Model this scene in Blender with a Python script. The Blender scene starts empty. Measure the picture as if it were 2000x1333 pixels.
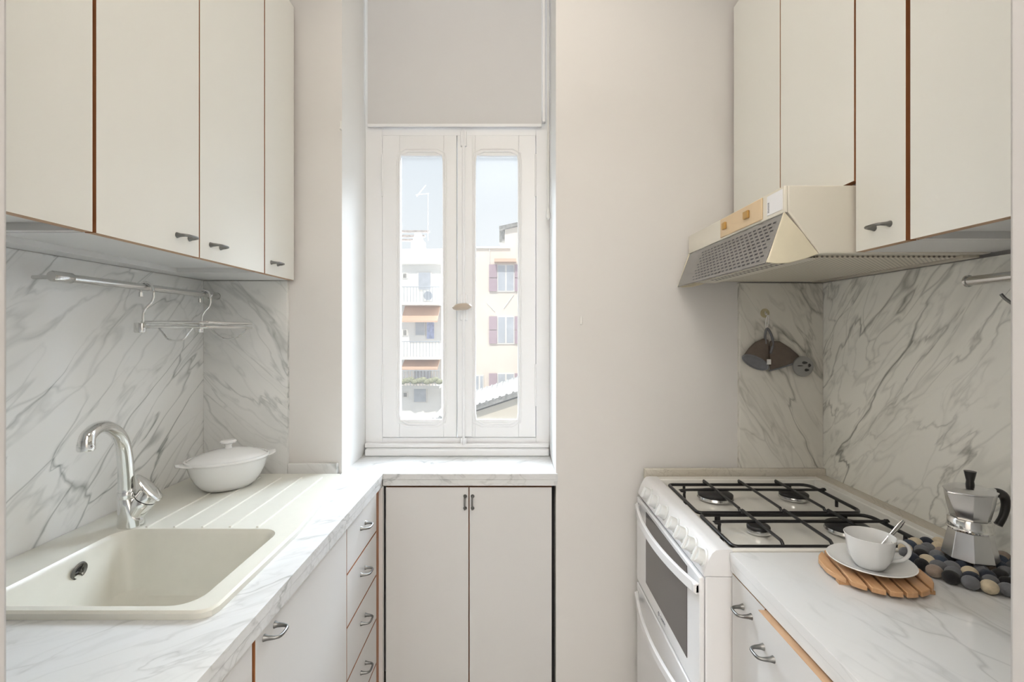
import bpy, bmesh, math, random
from mathutils import Vector, Matrix, Euler
random.seed(4)
sc = bpy.context.scene
COL = sc.collection
R = math.radians
PI = math.pi
FOC, CX, CY, EYE = 950.0, 996.0, 649.0, 1.385      # focal length in pixels, vanishing point, eye height

# ------------------------------------------------------------------ camera, sky, lights, exposure
cam_d = bpy.data.cameras.new('camera')
cam = bpy.data.objects.new('camera', cam_d); COL.objects.link(cam)
cam.location = (0, 0, EYE); cam.rotation_euler = (R(90), 0, 0)
cam_d.sensor_width = 36; cam_d.lens = FOC * 36 / 2000
cam_d.shift_x = (1000 - CX) / 2000; cam_d.shift_y = (CY - 666.5) / 2000
cam_d.clip_start = 0.02; cam_d.clip_end = 400
sc.camera = cam
sc.view_settings.view_transform = 'Standard'; sc.view_settings.look = 'None'
sc.view_settings.gamma = 1; sc.view_settings.use_curve_mapping = False
sc.view_settings.exposure = 0.0

SKY_LOW, SKY_HIGH, SKY_FILL = (0.79, 0.815, 0.835), (0.63, 0.70, 0.78), 64.0
w = bpy.data.worlds.new('sky'); sc.world = w; w.use_nodes = True
nt = w.node_tree; nt.nodes.clear()
wo = nt.nodes.new('ShaderNodeOutputWorld'); bg = nt.nodes.new('ShaderNodeBackground')
tc = nt.nodes.new('ShaderNodeTexCoord'); sx = nt.nodes.new('ShaderNodeSeparateXYZ')
nt.links.new(tc.outputs['Generated'], sx.inputs[0])
def wmath(op, a, b=None):
    n = nt.nodes.new('ShaderNodeMath'); n.operation = op
    for i, v in enumerate((a, b)):
        if v is None: continue
        if hasattr(v, 'links'): nt.links.new(v, n.inputs[i])
        else: n.inputs[i].default_value = v
    return n.outputs[0]
def wrange(v, a, b):
    n = nt.nodes.new('ShaderNodeMapRange'); n.interpolation_type = 'SMOOTHSTEP'
    nt.links.new(v, n.inputs[0]); n.inputs[1].default_value = a; n.inputs[2].default_value = b
    return n.outputs[0]
mx = nt.nodes.new('ShaderNodeMix'); mx.data_type = 'RGBA'
nt.links.new(wrange(sx.outputs['Z'], 0.15, 0.55), mx.inputs[0])
mx.inputs[6].default_value = (*SKY_LOW, 1); mx.inputs[7].default_value = (*SKY_HIGH, 1)
# added bright sky zone, out of view above the panes, to light the room
sky_fill = wmath('MULTIPLY', wrange(sx.outputs['Z'], 0.36, 0.50), wrange(sx.outputs['Y'], 0.25, 0.65))
nt.links.new(mx.outputs[2], bg.inputs['Color'])
nt.links.new(wmath('ADD', wmath('MULTIPLY', sky_fill, SKY_FILL), 1.0), bg.inputs['Strength'])
nt.links.new(bg.outputs[0], wo.inputs[0])

def lamp(name, kind, loc, rot, energy, color, size=None, sy=None, angle=None):
    d = bpy.data.lights.new(name, kind); d.energy = energy; d.color = color
    if kind == 'AREA':
        d.shape = 'RECTANGLE' if sy else 'DISK'; d.size = size
        if sy: d.size_y = sy
    if angle is not None: d.angle = angle
    o = bpy.data.objects.new(name, d); COL.objects.link(o); o.location = loc; o.rotation_euler = rot
    return o
lamp('sun', 'SUN', (0, -5, 20), (R(42), 0, R(-14)), 2.3, (1.0, 0.95, 0.88), angle=R(2))      # behind the house, on the far facades
lamp('kitchen_ceiling_light', 'AREA', (0.0, 1.02, 2.90), (0, 0, 0), 3.0, (1.0, 0.86, 0.66), size=0.55)
lamp('hall_fill_up', 'AREA', (0.0, -0.85, 2.15), (PI, 0, 0), 78, (1.0, 0.97, 0.93), size=1.2)  # added fill behind the camera, bounced off the hall ceiling
lamp('hall_fill_back', 'AREA', (0.0, -1.15, 1.20), (R(-90), 0, 0), 30, (1.0, 0.99, 0.98), size=1.0)  # second added fill, aimed at the hall's rear wall to even the cabinet fronts

# ------------------------------------------------------------------ materials
def new_mat(name):
    m = bpy.data.materials.new(name); m.use_nodes = True
    return m, m.node_tree, m.node_tree.nodes['Principled BSDF']
def N(t, typ, **kw):
    n = t.nodes.new(typ)
    for k, v in kw.items(): setattr(n, k, v)
    return n
def coords(t, rot=(0, 0, 0), scale=(1, 1, 1)):
    c = N(t, 'ShaderNodeTexCoord'); a = N(t, 'ShaderNodeMapping'); b = N(t, 'ShaderNodeMapping')
    t.links.new(c.outputs['Object'], a.inputs[0]); a.inputs['Rotation'].default_value = rot
    t.links.new(a.outputs[0], b.inputs[0]); b.inputs['Scale'].default_value = scale
    return b.outputs[0]
def noise(t, vec, scale, detail=3, rough=0.5, dist=0.0):
    n = N(t, 'ShaderNodeTexNoise'); t.links.new(vec, n.inputs['Vector'])
    n.inputs['Scale'].default_value = scale; n.inputs['Detail'].default_value = detail
    n.inputs['Roughness'].default_value = rough; n.inputs['Distortion'].default_value = dist
    return n
def rng(t, v, a, b, c=0.0, d=1.0):
    n = N(t, 'ShaderNodeMapRange'); t.links.new(v, n.inputs[0])
    for i, x in enumerate((a, b, c, d)): n.inputs[i + 1].default_value = x
    return n.outputs[0]
def mth(t, op, a, b=None):
    n = N(t, 'ShaderNodeMath', operation=op)
    for i, v in enumerate((a, b)):
        if v is None: continue
        if hasattr(v, 'links'): t.links.new(v, n.inputs[i])
        else: n.inputs[i].default_value = v
    return n.outputs[0]
def mix(t, f, a, b):
    n = N(t, 'ShaderNodeMix', data_type='RGBA')
    for i, v in ((0, f), (6, a), (7, b)):
        if hasattr(v, 'links'): t.links.new(v, n.inputs[i])
        elif i == 0: n.inputs[0].default_value = v
        else: n.inputs[i].default_value = (*v, 1)
    return n.outputs[2]
def simple(name, col, rough=0.5, metal=0.0, var=0.03, scale=6.0, bump=0.0, bscale=120.0, coat=0.0, spec=0.5, sheen=0.0):
    m, t, p = new_mat(name)
    v = coords(t); n = noise(t, v, scale, 4)
    t.links.new(mix(t, rng(t, n.outputs[0], 0.3, 0.7), tuple(c * (1 - var) for c in col), tuple(min(1, c * (1 + var)) for c in col)), p.inputs['Base Color'])
    p.inputs['Roughness'].default_value = rough; p.inputs['Metallic'].default_value = metal
    p.inputs['Coat Weight'].default_value = coat; p.inputs['Specular IOR Level'].default_value = spec
    p.inputs['Coat Roughness'].default_value = 0.05; p.inputs['Sheen Weight'].default_value = sheen
    if bump:
        b = N(t, 'ShaderNodeBump'); b.inputs['Strength'].default_value = bump; b.inputs['Distance'].default_value = 0.002
        t.links.new(noise(t, v, bscale, 3).outputs[0], b.inputs['Height']); t.links.new(b.outputs[0], p.inputs['Normal'])
    return m
def marble(name, rot, base=(0.93, 0.935, 0.93), vein=(0.25, 0.275, 0.265), stain=(0.86, 0.85, 0.80), amount=1.0, scale=1.0, seed=0.0, stretch=0.23, rough=0.13):
    m, t, p = new_mat(name)
    v = coords(t, rot, (scale, scale * stretch, scale))
    off = N(t, 'ShaderNodeVectorMath', operation='ADD'); t.links.new(v, off.inputs[0]); off.inputs[1].default_value = (seed, seed * 1.7, -seed)
    v = off.outputs[0]
    wn = noise(t, v, 3.2, 4, 0.55)
    s1 = N(t, 'ShaderNodeVectorMath', operation='SUBTRACT'); t.links.new(wn.outputs['Color'], s1.inputs[0]); s1.inputs[1].default_value = (.5, .5, .5)
    s2 = N(t, 'ShaderNodeVectorMath', operation='SCALE'); t.links.new(s1.outputs[0], s2.inputs[0]); s2.inputs['Scale'].default_value = 0.27
    s3 = N(t, 'ShaderNodeVectorMath', operation='ADD'); t.links.new(v, s3.inputs[0]); t.links.new(s2.outputs[0], s3.inputs[1])
    q = s3.outputs[0]
    def ridge(sc_, wdt, det=2):
        n = noise(t, q, sc_, det, 0.5)
        a = mth(t, 'ABSOLUTE', mth(t, 'SUBTRACT', n.outputs[0], 0.5))
        return mth(t, 'POWER', rng(t, a, 0.0, wdt, 1.0, 0.0), 1.6)
    mask = rng(t, noise(t, v, 2.6, 3).outputs[0], 0.42, 0.62)
    mask2 = rng(t, noise(t, v, 5.0, 3).outputs[0], 0.40, 0.62)
    v1 = mth(t, 'MULTIPLY', ridge(3.2, 0.014, 5), mth(t, 'ADD', mth(t, 'MULTIPLY', mask, 0.75), 0.16))
    v2 = mth(t, 'MULTIPLY', ridge(6.5, 0.019, 5), mth(t, 'ADD', mth(t, 'MULTIPLY', mask2, 0.50), 0.06))
    v4 = mth(t, 'MULTIPLY', ridge(14.0, 0.04, 3), mth(t, 'MULTIPLY', mask, 0.26))
    v3 = mth(t, 'ADD', v4, mth(t, 'MULTIPLY', ridge(3.0, 0.07, 5), mth(t, 'MULTIPLY', mask, 0.15)))
    vo = N(t, 'ShaderNodeTexVoronoi', feature='DISTANCE_TO_EDGE'); vm = N(t, 'ShaderNodeVectorMath', operation='MULTIPLY')
    t.links.new(q, vm.inputs[0]); vm.inputs[1].default_value = (1.0, 1.6, 1.0); t.links.new(vm.outputs[0], vo.inputs['Vector']); vo.inputs['Scale'].default_value = 6.5
    crack = mth(t, 'POWER', rng(t, vo.outputs['Distance'], 0.0, 0.028, 1.0, 0.0), 1.5)
    v3 = mth(t, 'ADD', v3, mth(t, 'MULTIPLY', crack, mth(t, 'ADD', mth(t, 'MULTIPLY', rng(t, noise(t, v, 4.0, 3).outputs[0], 0.45, 0.62), 0.42), 0.03)))
    tot = mth(t, 'MINIMUM', mth(t, 'MULTIPLY', mth(t, 'ADD', mth(t, 'ADD', v1, v2), v3), amount), 0.92)
    cloud = rng(t, noise(t, v, 1.7, 5, 0.6).outputs[0], 0.40, 0.70)
    c = mix(t, mth(t, 'MULTIPLY', cloud, 0.55), base, stain)
    t.links.new(mix(t, tot, c, vein), p.inputs['Base Color'])
    p.inputs['Roughness'].default_value = rough
    return m
def wood(name, a, b, rot=(0, 0, 0), rough=0.5, scale=(60, 4, 60)):
    m, t, p = new_mat(name)
    n = noise(t, coords(t, rot, scale), 1.0, 5, 0.6, 0.6)
    t.links.new(mix(t, rng(t, n.outputs[0], 0.3, 0.7), a, b), p.inputs['Base Color'])
    p.inputs['Roughness'].default_value = rough
    return m
def glass(name, tint=(1, 1, 1), refl=0.07, rough=0.0, veil=0.0):
    m = bpy.data.materials.new(name); m.use_nodes = True; t = m.node_tree; t.nodes.clear()
    o = N(t, 'ShaderNodeOutputMaterial'); a = N(t, 'ShaderNodeBsdfTransparent'); g = N(t, 'ShaderNodeBsdfGlossy'); x = N(t, 'ShaderNodeMixShader')
    fr = N(t, 'ShaderNodeFresnel'); fr.inputs[0].default_value = 1.45
    a.inputs[0].default_value = (*tint, 1); g.inputs['Roughness'].default_value = rough
    t.links.new(mth(t, 'MULTIPLY', fr.outputs[0], refl / 0.07), x.inputs[0]) if refl else None
    src = a.outputs[0]
    if veil:                                            # a scattering film added to whiten the view like veiling glare
        d = N(t, 'ShaderNodeBsdfTranslucent'); d.inputs[0].default_value = (0.9, 0.9, 0.9, 1); y = N(t, 'ShaderNodeMixShader'); y.inputs[0].default_value = veil
        t.links.new(a.outputs[0], y.inputs[1]); t.links.new(d.outputs[0], y.inputs[2]); src = y.outputs[0]
    t.links.new(src, x.inputs[1]); t.links.new(g.outputs[0], x.inputs[2]); t.links.new(x.outputs[0], o.inputs[0])
    return m

M = {}
M['wall'] = simple('wall_paint', (0.75, 0.728, 0.705), 0.62, var=0.012, scale=1.5, bump=0.06, bscale=60)
M['reveal'] = simple('lit_reveal_paint', (0.90, 0.90, 0.89), 0.6, var=0.01, scale=1.5, bump=0.05, bscale=60)  # wall colour lightened to carry the window light on the niche sides
M['ceiling'] = simple('ceiling_paint', (0.84, 0.83, 0.80), 0.8, var=0.01)
M['floor'] = simple('floor_tile', (0.46, 0.44, 0.41), 0.35, var=0.1, scale=9)
M['jamb'] = simple('door_jamb_paint', (0.58, 0.56, 0.55), 0.4, var=0.01)
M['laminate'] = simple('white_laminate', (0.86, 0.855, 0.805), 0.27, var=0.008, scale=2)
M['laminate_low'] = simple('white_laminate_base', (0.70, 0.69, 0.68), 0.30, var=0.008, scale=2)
M['under'] = simple('white_melamine', (0.80, 0.80, 0.79), 0.35, var=0.01)
M['edge'] = wood('brown_wood_edge', (0.30, 0.115, 0.045), (0.40, 0.17, 0.07), (0, 0, 0), 0.5, (40, 40, 6))
M['edge_pale'] = wood('worn_wood_edge', (0.46, 0.28, 0.16), (0.60, 0.40, 0.25), (0, 0, 0), 0.55, (60, 8, 60))
M['dark'] = simple('dark_gap', (0.03, 0.028, 0.03), 0.7)
M['marble_left'] = marble('marble_left_wall', (R(-39), 0, 0), seed=3.1, amount=1.4)
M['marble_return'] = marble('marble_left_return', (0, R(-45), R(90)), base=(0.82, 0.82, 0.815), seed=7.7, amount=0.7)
M['marble_right'] = marble('marble_right_wall', (R(50), 0, 0), base=(0.95, 0.935, 0.875), vein=(0.28, 0.275, 0.24), stain=(0.84, 0.815, 0.715), seed=12.3, amount=1.0)
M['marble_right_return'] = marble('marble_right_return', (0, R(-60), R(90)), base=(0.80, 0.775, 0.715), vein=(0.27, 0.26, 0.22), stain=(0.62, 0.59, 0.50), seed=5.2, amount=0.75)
M['marble_top'] = marble('marble_worktop', (0, 0, R(50)), base=(0.73, 0.74, 0.75), vein=(0.36, 0.365, 0.36), stain=(0.67, 0.655, 0.60), seed=2.4, amount=0.85, stretch=0.30, scale=1.3)
M['marble_top_right'] = marble('marble_worktop_right', (0, 0, R(-12)), base=(0.80, 0.805, 0.815), vein=(0.36, 0.37, 0.37), stain=(0.73, 0.72, 0.68), seed=9.6, amount=1.0, stretch=0.30)
M['marble_trim'] = marble('marble_trim', (0, 0, R(20)), base=(0.66, 0.62, 0.54), vein=(0.40, 0.36, 0.29), stain=(0.58, 0.51, 0.40), seed=1.4, amount=0.7, scale=2.0, rough=0.2)
M['chrome'] = simple('chrome', (0.80, 0.80, 0.79), 0.09, 1.0, var=0.01)
M['satin'] = simple('satin_metal', (0.22, 0.22, 0.215), 0.36, 1.0, var=0.02)
M['steel'] = simple('rail_steel', (0.66, 0.66, 0.65), 0.20, 1.0, var=0.02)
M['sink'] = simple('cream_sink_composite', (0.735, 0.725, 0.655), 0.30, var=0.012, scale=40)
M['ceramic'] = simple('white_ceramic', (0.83, 0.83, 0.82), 0.14, var=0.005, coat=0.3)
M['enamel'] = simple('white_enamel', (0.85, 0.85, 0.86), 0.18, var=0.005, coat=0.4)
M['hob'] = simple('hob_enamel', (0.83, 0.815, 0.765), 0.16, var=0.01, coat=0.5)
M['iron'] = simple('black_cast_iron', (0.012, 0.012, 0.013), 0.36, var=0.1, bump=0.1)
M['cap'] = simple('burner_cap_enamel', (0.02, 0.02, 0.022), 0.42, var=0.1)
M['knob'] = simple('white_knob_plastic', (0.80, 0.82, 0.82), 0.28, var=0.005)
M['oven_glass'] = simple('dark_oven_glass', (0.075, 0.068, 0.066), 0.12, var=0.02)
M['grey_print'] = simple('grey_print', (0.20, 0.20, 0.22), 0.5)
M['hood'] = simple('cream_hood_enamel', (0.80, 0.755, 0.655), 0.33, var=0.012, scale=3)
M['hood_side'] = simple('yellowed_plastic', (0.80, 0.73, 0.56), 0.4, var=0.05, scale=12)
M['hood_panel'] = simple('beige_control_panel', (0.76, 0.58, 0.37), 0.45, var=0.05, scale=10)
M['slider'] = simple('amber_slider', (0.55, 0.32, 0.09), 0.35, var=0.08, scale=30)
M['flap'] = simple('smoked_grey_flap', (0.25, 0.245, 0.235), 0.22, var=0.02)
M['slot'] = simple('dark_slot', (0.035, 0.035, 0.04), 0.5)
M['filter'] = simple('filter_metal', (0.62, 0.575, 0.48), 0.45, 0.15, var=0.05, scale=25)
M['filter_hole'] = simple('filter_hole', (0.26, 0.235, 0.19), 0.7)
M['sticker'] = simple('white_sticker', (0.90, 0.90, 0.92), 0.3, var=0.0)
M['window'] = simple('white_gloss_paint', (0.86, 0.86, 0.865), 0.33, var=0.008, bump=0.04, bscale=30)
M['blind'] = simple('blind_fabric', (0.66, 0.65, 0.645), 0.85, var=0.012, scale=3)
M['knob_wood'] = simple('tan_knob', (0.46, 0.38, 0.30), 0.4, var=0.05)
M['pane'] = glass('window_glass', (0.97, 0.98, 0.98), 0.02, veil=0.013)
M['alu'] = simple('polished_aluminium', (0.74, 0.74, 0.75), 0.20, 1.0, var=0.02, scale=20)
M['bakelite'] = simple('black_bakelite', (0.012, 0.011, 0.011), 0.3)
M['beech'] = wood('beech_wood', (0.60, 0.33, 0.16), (0.72, 0.44, 0.24), (0, 0, R(10)), 0.5, (90, 9, 90))
M['mitt'] = simple('grey_brown_cotton', (0.155, 0.125, 0.105), 0.9, var=0.06, scale=60, bump=0.3, bscale=500)
M['mitt_trim'] = simple('grey_binding', (0.20, 0.205, 0.22), 0.9, var=0.05, scale=60)
M['disc'] = simple('grey_brushed_disc', (0.34, 0.34, 0.335), 0.35, 0.7, var=0.05)
M['adhesive'] = simple('aged_adhesive', (0.52, 0.46, 0.28), 0.6, var=0.06, scale=50)
M['white_plastic'] = simple('white_plastic', (0.84, 0.83, 0.80), 0.4)
for i, c in enumerate(((0.012, 0.012, 0.014), (0.055, 0.075, 0.11), (0.16, 0.165, 0.18), (0.66, 0.56, 0.40), (0.33, 0.26, 0.21), (0.025, 0.032, 0.05))):
    M['felt%d' % i] = simple('felt_' + ('black', 'slate_blue', 'grey', 'cream', 'taupe', 'navy')[i], c, 0.95, var=0.12, scale=90, bump=0.5, bscale=700, sheen=0.15)

# ------------------------------------------------------------------ mesh helpers
def box(bm, x0, x1, y0, y1, z0, z1, mi=0, faces=None):
    v = [bm.verts.new((x, y, z)) for x in (x0, x1) for y in (y0, y1) for z in (z0, z1)]
    q = {'-x': (0, 1, 3, 2), '+x': (4, 6, 7, 5), '-y': (0, 4, 5, 1), '+y': (2, 3, 7, 6), '-z': (0, 2, 6, 4), '+z': (1, 5, 7, 3)}
    for k, idx in q.items():
        f = bm.faces.new([v[i] for i in idx]); f.material_index = (faces or {}).get(k, mi)
def ring_frames(path, closed=False):
    P = [Vector(p) for p in path]; n = len(P); T = []
    for i in range(n):
        a = P[(i - 1) % n] if closed or i > 0 else P[i]; b = P[(i + 1) % n] if closed or i < n - 1 else P[i]
        T.append((b - a).normalized())
    up = Vector((0, 0, 1)) if abs(T[0].z) < 0.9 else Vector((1, 0, 0))
    u = (up - T[0] * up.dot(T[0])).normalized(); out = []
    for i in range(n):
        u = (u - T[i] * u.dot(T[i])).normalized(); out.append((P[i], u, T[i].cross(u)))
    return out
def tube(bm, path, r, seg=10, closed=False, mi=0, flat=1.0):
    fr = ring_frames(path, closed); rs = r if isinstance(r, (list, tuple)) else [r] * len(path); L = []
    for (p, u, v), rr in zip(fr, rs):
        L.append([bm.verts.new(p + u * (math.cos(2 * PI * k / seg) * rr) + v * (math.sin(2 * PI * k / seg) * rr * flat)) for k in range(seg)])
    n = len(L)
    for i in range(n if closed else n - 1):
        a, b = L[i], L[(i + 1) % n]
        for k in range(seg):
            bm.faces.new((a[k], a[(k + 1) % seg], b[(k + 1) % seg], b[k])).material_index = mi
    if not closed:
        bm.faces.new(list(reversed(L[0]))).material_index = mi; bm.faces.new(L[-1]).material_index = mi
def loft(bm, rings, mi=0, cap0=True, cap1=True, closed=True):
    L = [[bm.verts.new(p) for p in r] for r in rings]
    for a, b in zip(L[:-1], L[1:]):
        s = len(a)
        for k in range(s if closed else s - 1):
            bm.faces.new((a[k], a[(k + 1) % s], b[(k + 1) % s], b[k])).material_index = mi
    if cap0: bm.faces.new(list(reversed(L[0]))).material_index = mi
    if cap1: bm.faces.new(L[-1]).material_index = mi
    return L
def lathe(bm, prof, seg=32, mat=None, sx=1.0, sy=1.0, mi=0, cap0=True, cap1=True):
    mat = mat or Matrix.Identity(4)
    loft(bm, [[mat @ Vector((r * sx * math.cos(2 * PI * k / seg), r * sy * math.sin(2 * PI * k / seg), z)) for k in range(seg)] for r, z in prof], mi, cap0, cap1)
def prism(bm, pts, d, mi=0):
    a = [Vector(p) for p in pts]; d = Vector(d)
    loft(bm, [a, [p + d for p in a]], mi)
def bez(pts, n=8):
    """Catmull-Rom through the points."""
    P = [Vector(p) for p in pts]; P = [P[0] * 2 - P[1]] + P + [P[-1] * 2 - P[-2]]; out = []
    for i in range(1, len(P) - 2):
        for k in range(n):
            t = k / n; a, b, c, d = P[i - 1:i + 3]
            out.append(0.5 * ((2 * b) + (c - a) * t + (2 * a - 5 * b + 4 * c - d) * t * t + (3 * b - a - 3 * c + d) * t ** 3))
    out.append(P[-2]); return out
def lerp_list(v, n):
    out = []
    for i in range(n):
        t = i / (n - 1) * (len(v) - 1); k = min(int(t), len(v) - 2); out.append(v[k] + (v[k + 1] - v[k]) * (t - k))
    return out
def frame_to(loc, zdir, xdir=None):
    z = Vector(zdir).normalized(); x = Vector(xdir) if xdir else (Vector((0, 0, 1)) if abs(z.z) < 0.9 else Vector((1, 0, 0)))
    x = (x - z * x.dot(z)).normalized(); y = z.cross(x)
    m = Matrix((x, y, z)).transposed().to_4x4(); m.translation = Vector(loc); return m
def base_of(o):
    v = Vector((0, 0, 0))
    while o is not None: v = v + o.location; o = o.parent
    return v
def obj(name, bm, mats, parent=None, smooth=True, bevel=0.0, seg=2, subsurf=0, local=False, angle=38, loc=None):
    """Link one mesh object; meshes are written in world coordinates and moved under their thing."""
    bmesh.ops.recalc_face_normals(bm, faces=bm.faces)
    me = bpy.data.meshes.new(name); 
    if not local:
        bmesh.ops.translate(bm, verts=bm.verts, vec=-(base_of(parent) if parent else Vector(loc or (0, 0, 0))))
    bm.to_mesh(me); bm.free()
    for m in (mats if isinstance(mats, (list, tuple)) else [mats]): me.materials.append(M[m] if isinstance(m, str) else m)
    o = bpy.data.objects.new(name, me); COL.objects.link(o); o.parent = parent
    if loc is not None and parent is None: o.location = loc
    if smooth:
        me.polygons.foreach_set('use_smooth', [True] * len(me.polygons))
        me.set_sharp_from_angle(angle=R(angle))
    if bevel:
        b = o.modifiers.new('bevel', 'BEVEL'); b.width = bevel; b.segments = seg; b.limit_method = 'ANGLE'; b.angle_limit = R(40)
        b.harden_normals = False
    if subsurf:
        s = o.modifiers.new('subsurf', 'SUBSURF'); s.levels = s.render_levels = subsurf
    return o
def tag(o, label, cat=None, group=None, kind=None):
    if label: o['label'] = label
    if cat: o['category'] = cat
    if group: o['group'] = group
    if kind: o['kind'] = kind
    return o
def thing(name, label, cat, loc=(0, 0, 0), group=None, kind=None):
    o = bpy.data.objects.new(name, None); COL.objects.link(o); o.location = loc; o.empty_display_size = 0.05
    return tag(o, label, cat, group, kind)
def bmn(): return bmesh.new()
def mbox(name, mats, parent, *b, **kw):
    bm = bmn(); f = kw.pop('faces', None); box(bm, *b, faces=f); return obj(name, bm, mats, parent, **kw)
def struct(o, label=None): o['kind'] = 'structure'; return tag(o, label)
def at(px, py, Y): return Vector(((px - CX) * Y / FOC, Y, EYE - (py - CY) * Y / FOC))

# ------------------------------------------------------------------ room
XL, XR, YB, YF = -1.084, 1.108, 1.705, 0.40        # wall planes
NX0, NX1, YW = -0.589, 0.161, 1.98                   # window niche sides and window plane
HC = 2.95
struct(mbox('floor', 'floor', None, -1.2, 1.22, -2.1, 2.06, -0.05, 0.0))
struct(mbox('ceiling', 'ceiling', None, -1.2, 1.22, -2.1, 2.10, HC, HC + 0.08))
struct(mbox('wall_left', 'wall', None, XL - 0.1, XL, 0.28, 2.06, 0, HC))
struct(mbox('wall_right', 'wall', None, XR, XR + 0.1, 0.28, 2.06, 0, HC))
bm = bmn(); box(bm, XL, NX0, YB, 2.06, 0, HC, faces={'+x': 1}); struct(obj('wall_back_left', bm, ['wall', 'reveal'], None))
bm = bmn(); box(bm, NX1, XR, YB, 2.06, 0, HC, faces={'-x': 1}); struct(obj('wall_back_right', bm, ['wall', 'reveal'], None))
struct(mbox('wall_under_window', 'wall', None, NX0, NX1, 1.985, 2.06, 0, 0.868))
bm = bmn()
box(bm, XL, -0.412, 0.28, YF, 0, HC); box(bm, 0.4095, XR, 0.28, YF, 0, HC); box(bm, -0.412, 0.4095, 0.28, YF, 2.75, HC)
struct(obj('wall_front', bm, 'jamb', None, bevel=0.004))
bm = bmn()
box(bm, -1.2, -1.1, -2.0, 0.28, 0, HC); box(bm, 1.1, 1.2, -2.0, 0.28, 0, HC); box(bm, -1.2, 1.2, -2.1, -2.0, 0, HC)
struct(obj('wall_hall', bm, 'wall', None))

# marble wall cladding (fixed to the walls)
struct(mbox('wall_cladding_left', 'marble_left', None, XL, -1.064, YF, YB - 0.001, 0.80, 1.5635))
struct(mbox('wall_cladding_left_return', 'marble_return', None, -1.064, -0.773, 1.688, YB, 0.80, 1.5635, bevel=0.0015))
struct(mbox('wall_cladding_right', 'marble_right', None, 1.0875, XR, YF, YB - 0.001, 0.80, 1.5555))
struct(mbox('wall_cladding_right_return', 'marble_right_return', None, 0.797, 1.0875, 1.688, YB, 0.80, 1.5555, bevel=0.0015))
struct(mbox('trim_1', 'marble_return', None, -0.772, -0.6, 1.687, YB, 0.8905, 0.928, bevel=0.002))
struct(mbox('trim_2', 'marble_trim', None, 0.463, 1.0875, 1.672, 1.688, 0.86, 0.9146, bevel=0.003))
struct(mbox('trim_3', 'marble_trim', None, 1.044, 1.0875, 1.094, 1.671, 0.86, 0.893, bevel=0.004))

# ------------------------------------------------------------------ window with two casements, blind, cord
win = tag(bpy.data.objects.new('window_1', None), 'white painted window with two narrow casements', None, None, 'structure'); COL.objects.link(win)
win.location = (0, YW, 0.9)
SX0, SXM, SX1, SZ0, SZ1 = -0.519, -0.2146, 0.106, 0.956, 2.185
bm = bmn()
box(bm, NX0, SX0, YW, YW + 0.05, 0.89, HC); box(bm, SX1, NX1, YW, YW + 0.05, 0.89, HC)
box(bm, SX0, SX1, YW, YW + 0.05, 0.89, SZ0); box(bm, SX0, SX1, YW, YW + 0.05, SZ1, 2.27); box(bm, SX0, SX1, YW, YW + 0.05, 2.84, HC)
box(bm, SXM - 0.02, SXM + 0.02, YW, YW + 0.05, 2.27, 2.84)
fr = obj('window_frame', bm, 'window', win, bevel=0.002)
bm = bmn(); box(bm, NX0 + 0.012, NX1 - 0.006, 1.932, YW, 0.8905, 0.918); box(bm, NX0 + 0.004, NX1 - 0.002, 1.955, YW, 0.918, 0.936)
obj('sill_rail', bm, 'window', win, bevel=0.004)
bm = bmn(); box(bm, SX0, SXM - 0.02, YW + 0.024, YW + 0.028, 2.27, 2.84); box(bm, SXM + 0.02, SX1, YW + 0.024, YW + 0.028, 2.27, 2.84)
obj('transom_pane', bm, 'pane', win, smooth=False)
def casement(x0, x1, g0, g1, zb=1.0246, zt=2.106):
    bm = bmn(); y0, y1 = YW - 0.008, YW + 0.036; z0, z1 = SZ0 + 0.002, SZ1 - 0.002
    box(bm, x0, g0, y0, y1, z0, z1); box(bm, g1, x1, y0, y1, z0, z1); box(bm, g0, g1, y0, y1, z0, zb); box(bm, g0, g1, y0, y1, zt, z1)
    s = obj('casement', bm, 'window', win, bevel=0.002)
    bm = bmn(); box(bm, g0, g1, YW + 0.018, YW + 0.022, zb, zt); obj('pane', bm, 'pane', s, smooth=False)
    # raised moulding round the glass: straight sides, notched ends bowed outward
    for k, (gx, w_, yy) in enumerate(((0.0, 0.0045, y0), (0.010, 0.0035, y0 + 0.001))):
        a, b = g0 - gx, g1 + gx; bm = bmn()
        pth = [(a, yy, zb + 0.03), (a, yy, zt - 0.03)]
        pth += [(a + 0.004, yy, zt - 0.004 + gx), (a + 0.035, yy, zt + 0.012 + gx), (b - 0.035, yy, zt + 0.012 + gx), (b - 0.004, yy, zt - 0.004 + gx)]
        pth += [(b, yy, zt - 0.03), (b, yy, zb + 0.03), (b - 0.004, yy, zb + 0.004 - gx), (b - 0.035, yy, zb - 0.012 - gx), (a + 0.035, yy, zb - 0.012 - gx), (a + 0.004, yy, zb + 0.004 - gx)]
        tube(bm, pth, w_, 8, closed=True); obj('moulding', bm, 'window', s)
    bm = bmn()
    box(bm, g0, g1, y0 - 0.002, y0 + 0.004, zt - 0.006, zt + 0.002); box(bm, g0, g1, y0 - 0.002, y0 + 0.004, zb - 0.002, zb + 0.006)
    obj('glazing_bar', bm, 'window', s)
    hx = x0 if x0 < -0.4 else x1
    for zz in (1.17, 2.02):
        bm = bmn(); tube(bm, [(hx, y0 - 0.003, zz - 0.085), (hx, y0 - 0.003, zz + 0.085)], 0.0035, 8); obj('hinge', bm, 'window', s)
    return s
casement(SX0 + 0.002, SXM - 0.0016, -0.4480, -0.2690)
casement(SXM + 0.0016, SX1 - 0.002, -0.1417, 0.0354)
bm = bmn(); box(bm, -0.2125, -0.152, YW - 0.014, YW - 0.0085, 0.962, 2.179); obj('cover_strip', bm, 'window', win, bevel=0.002)
bolt = None
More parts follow.
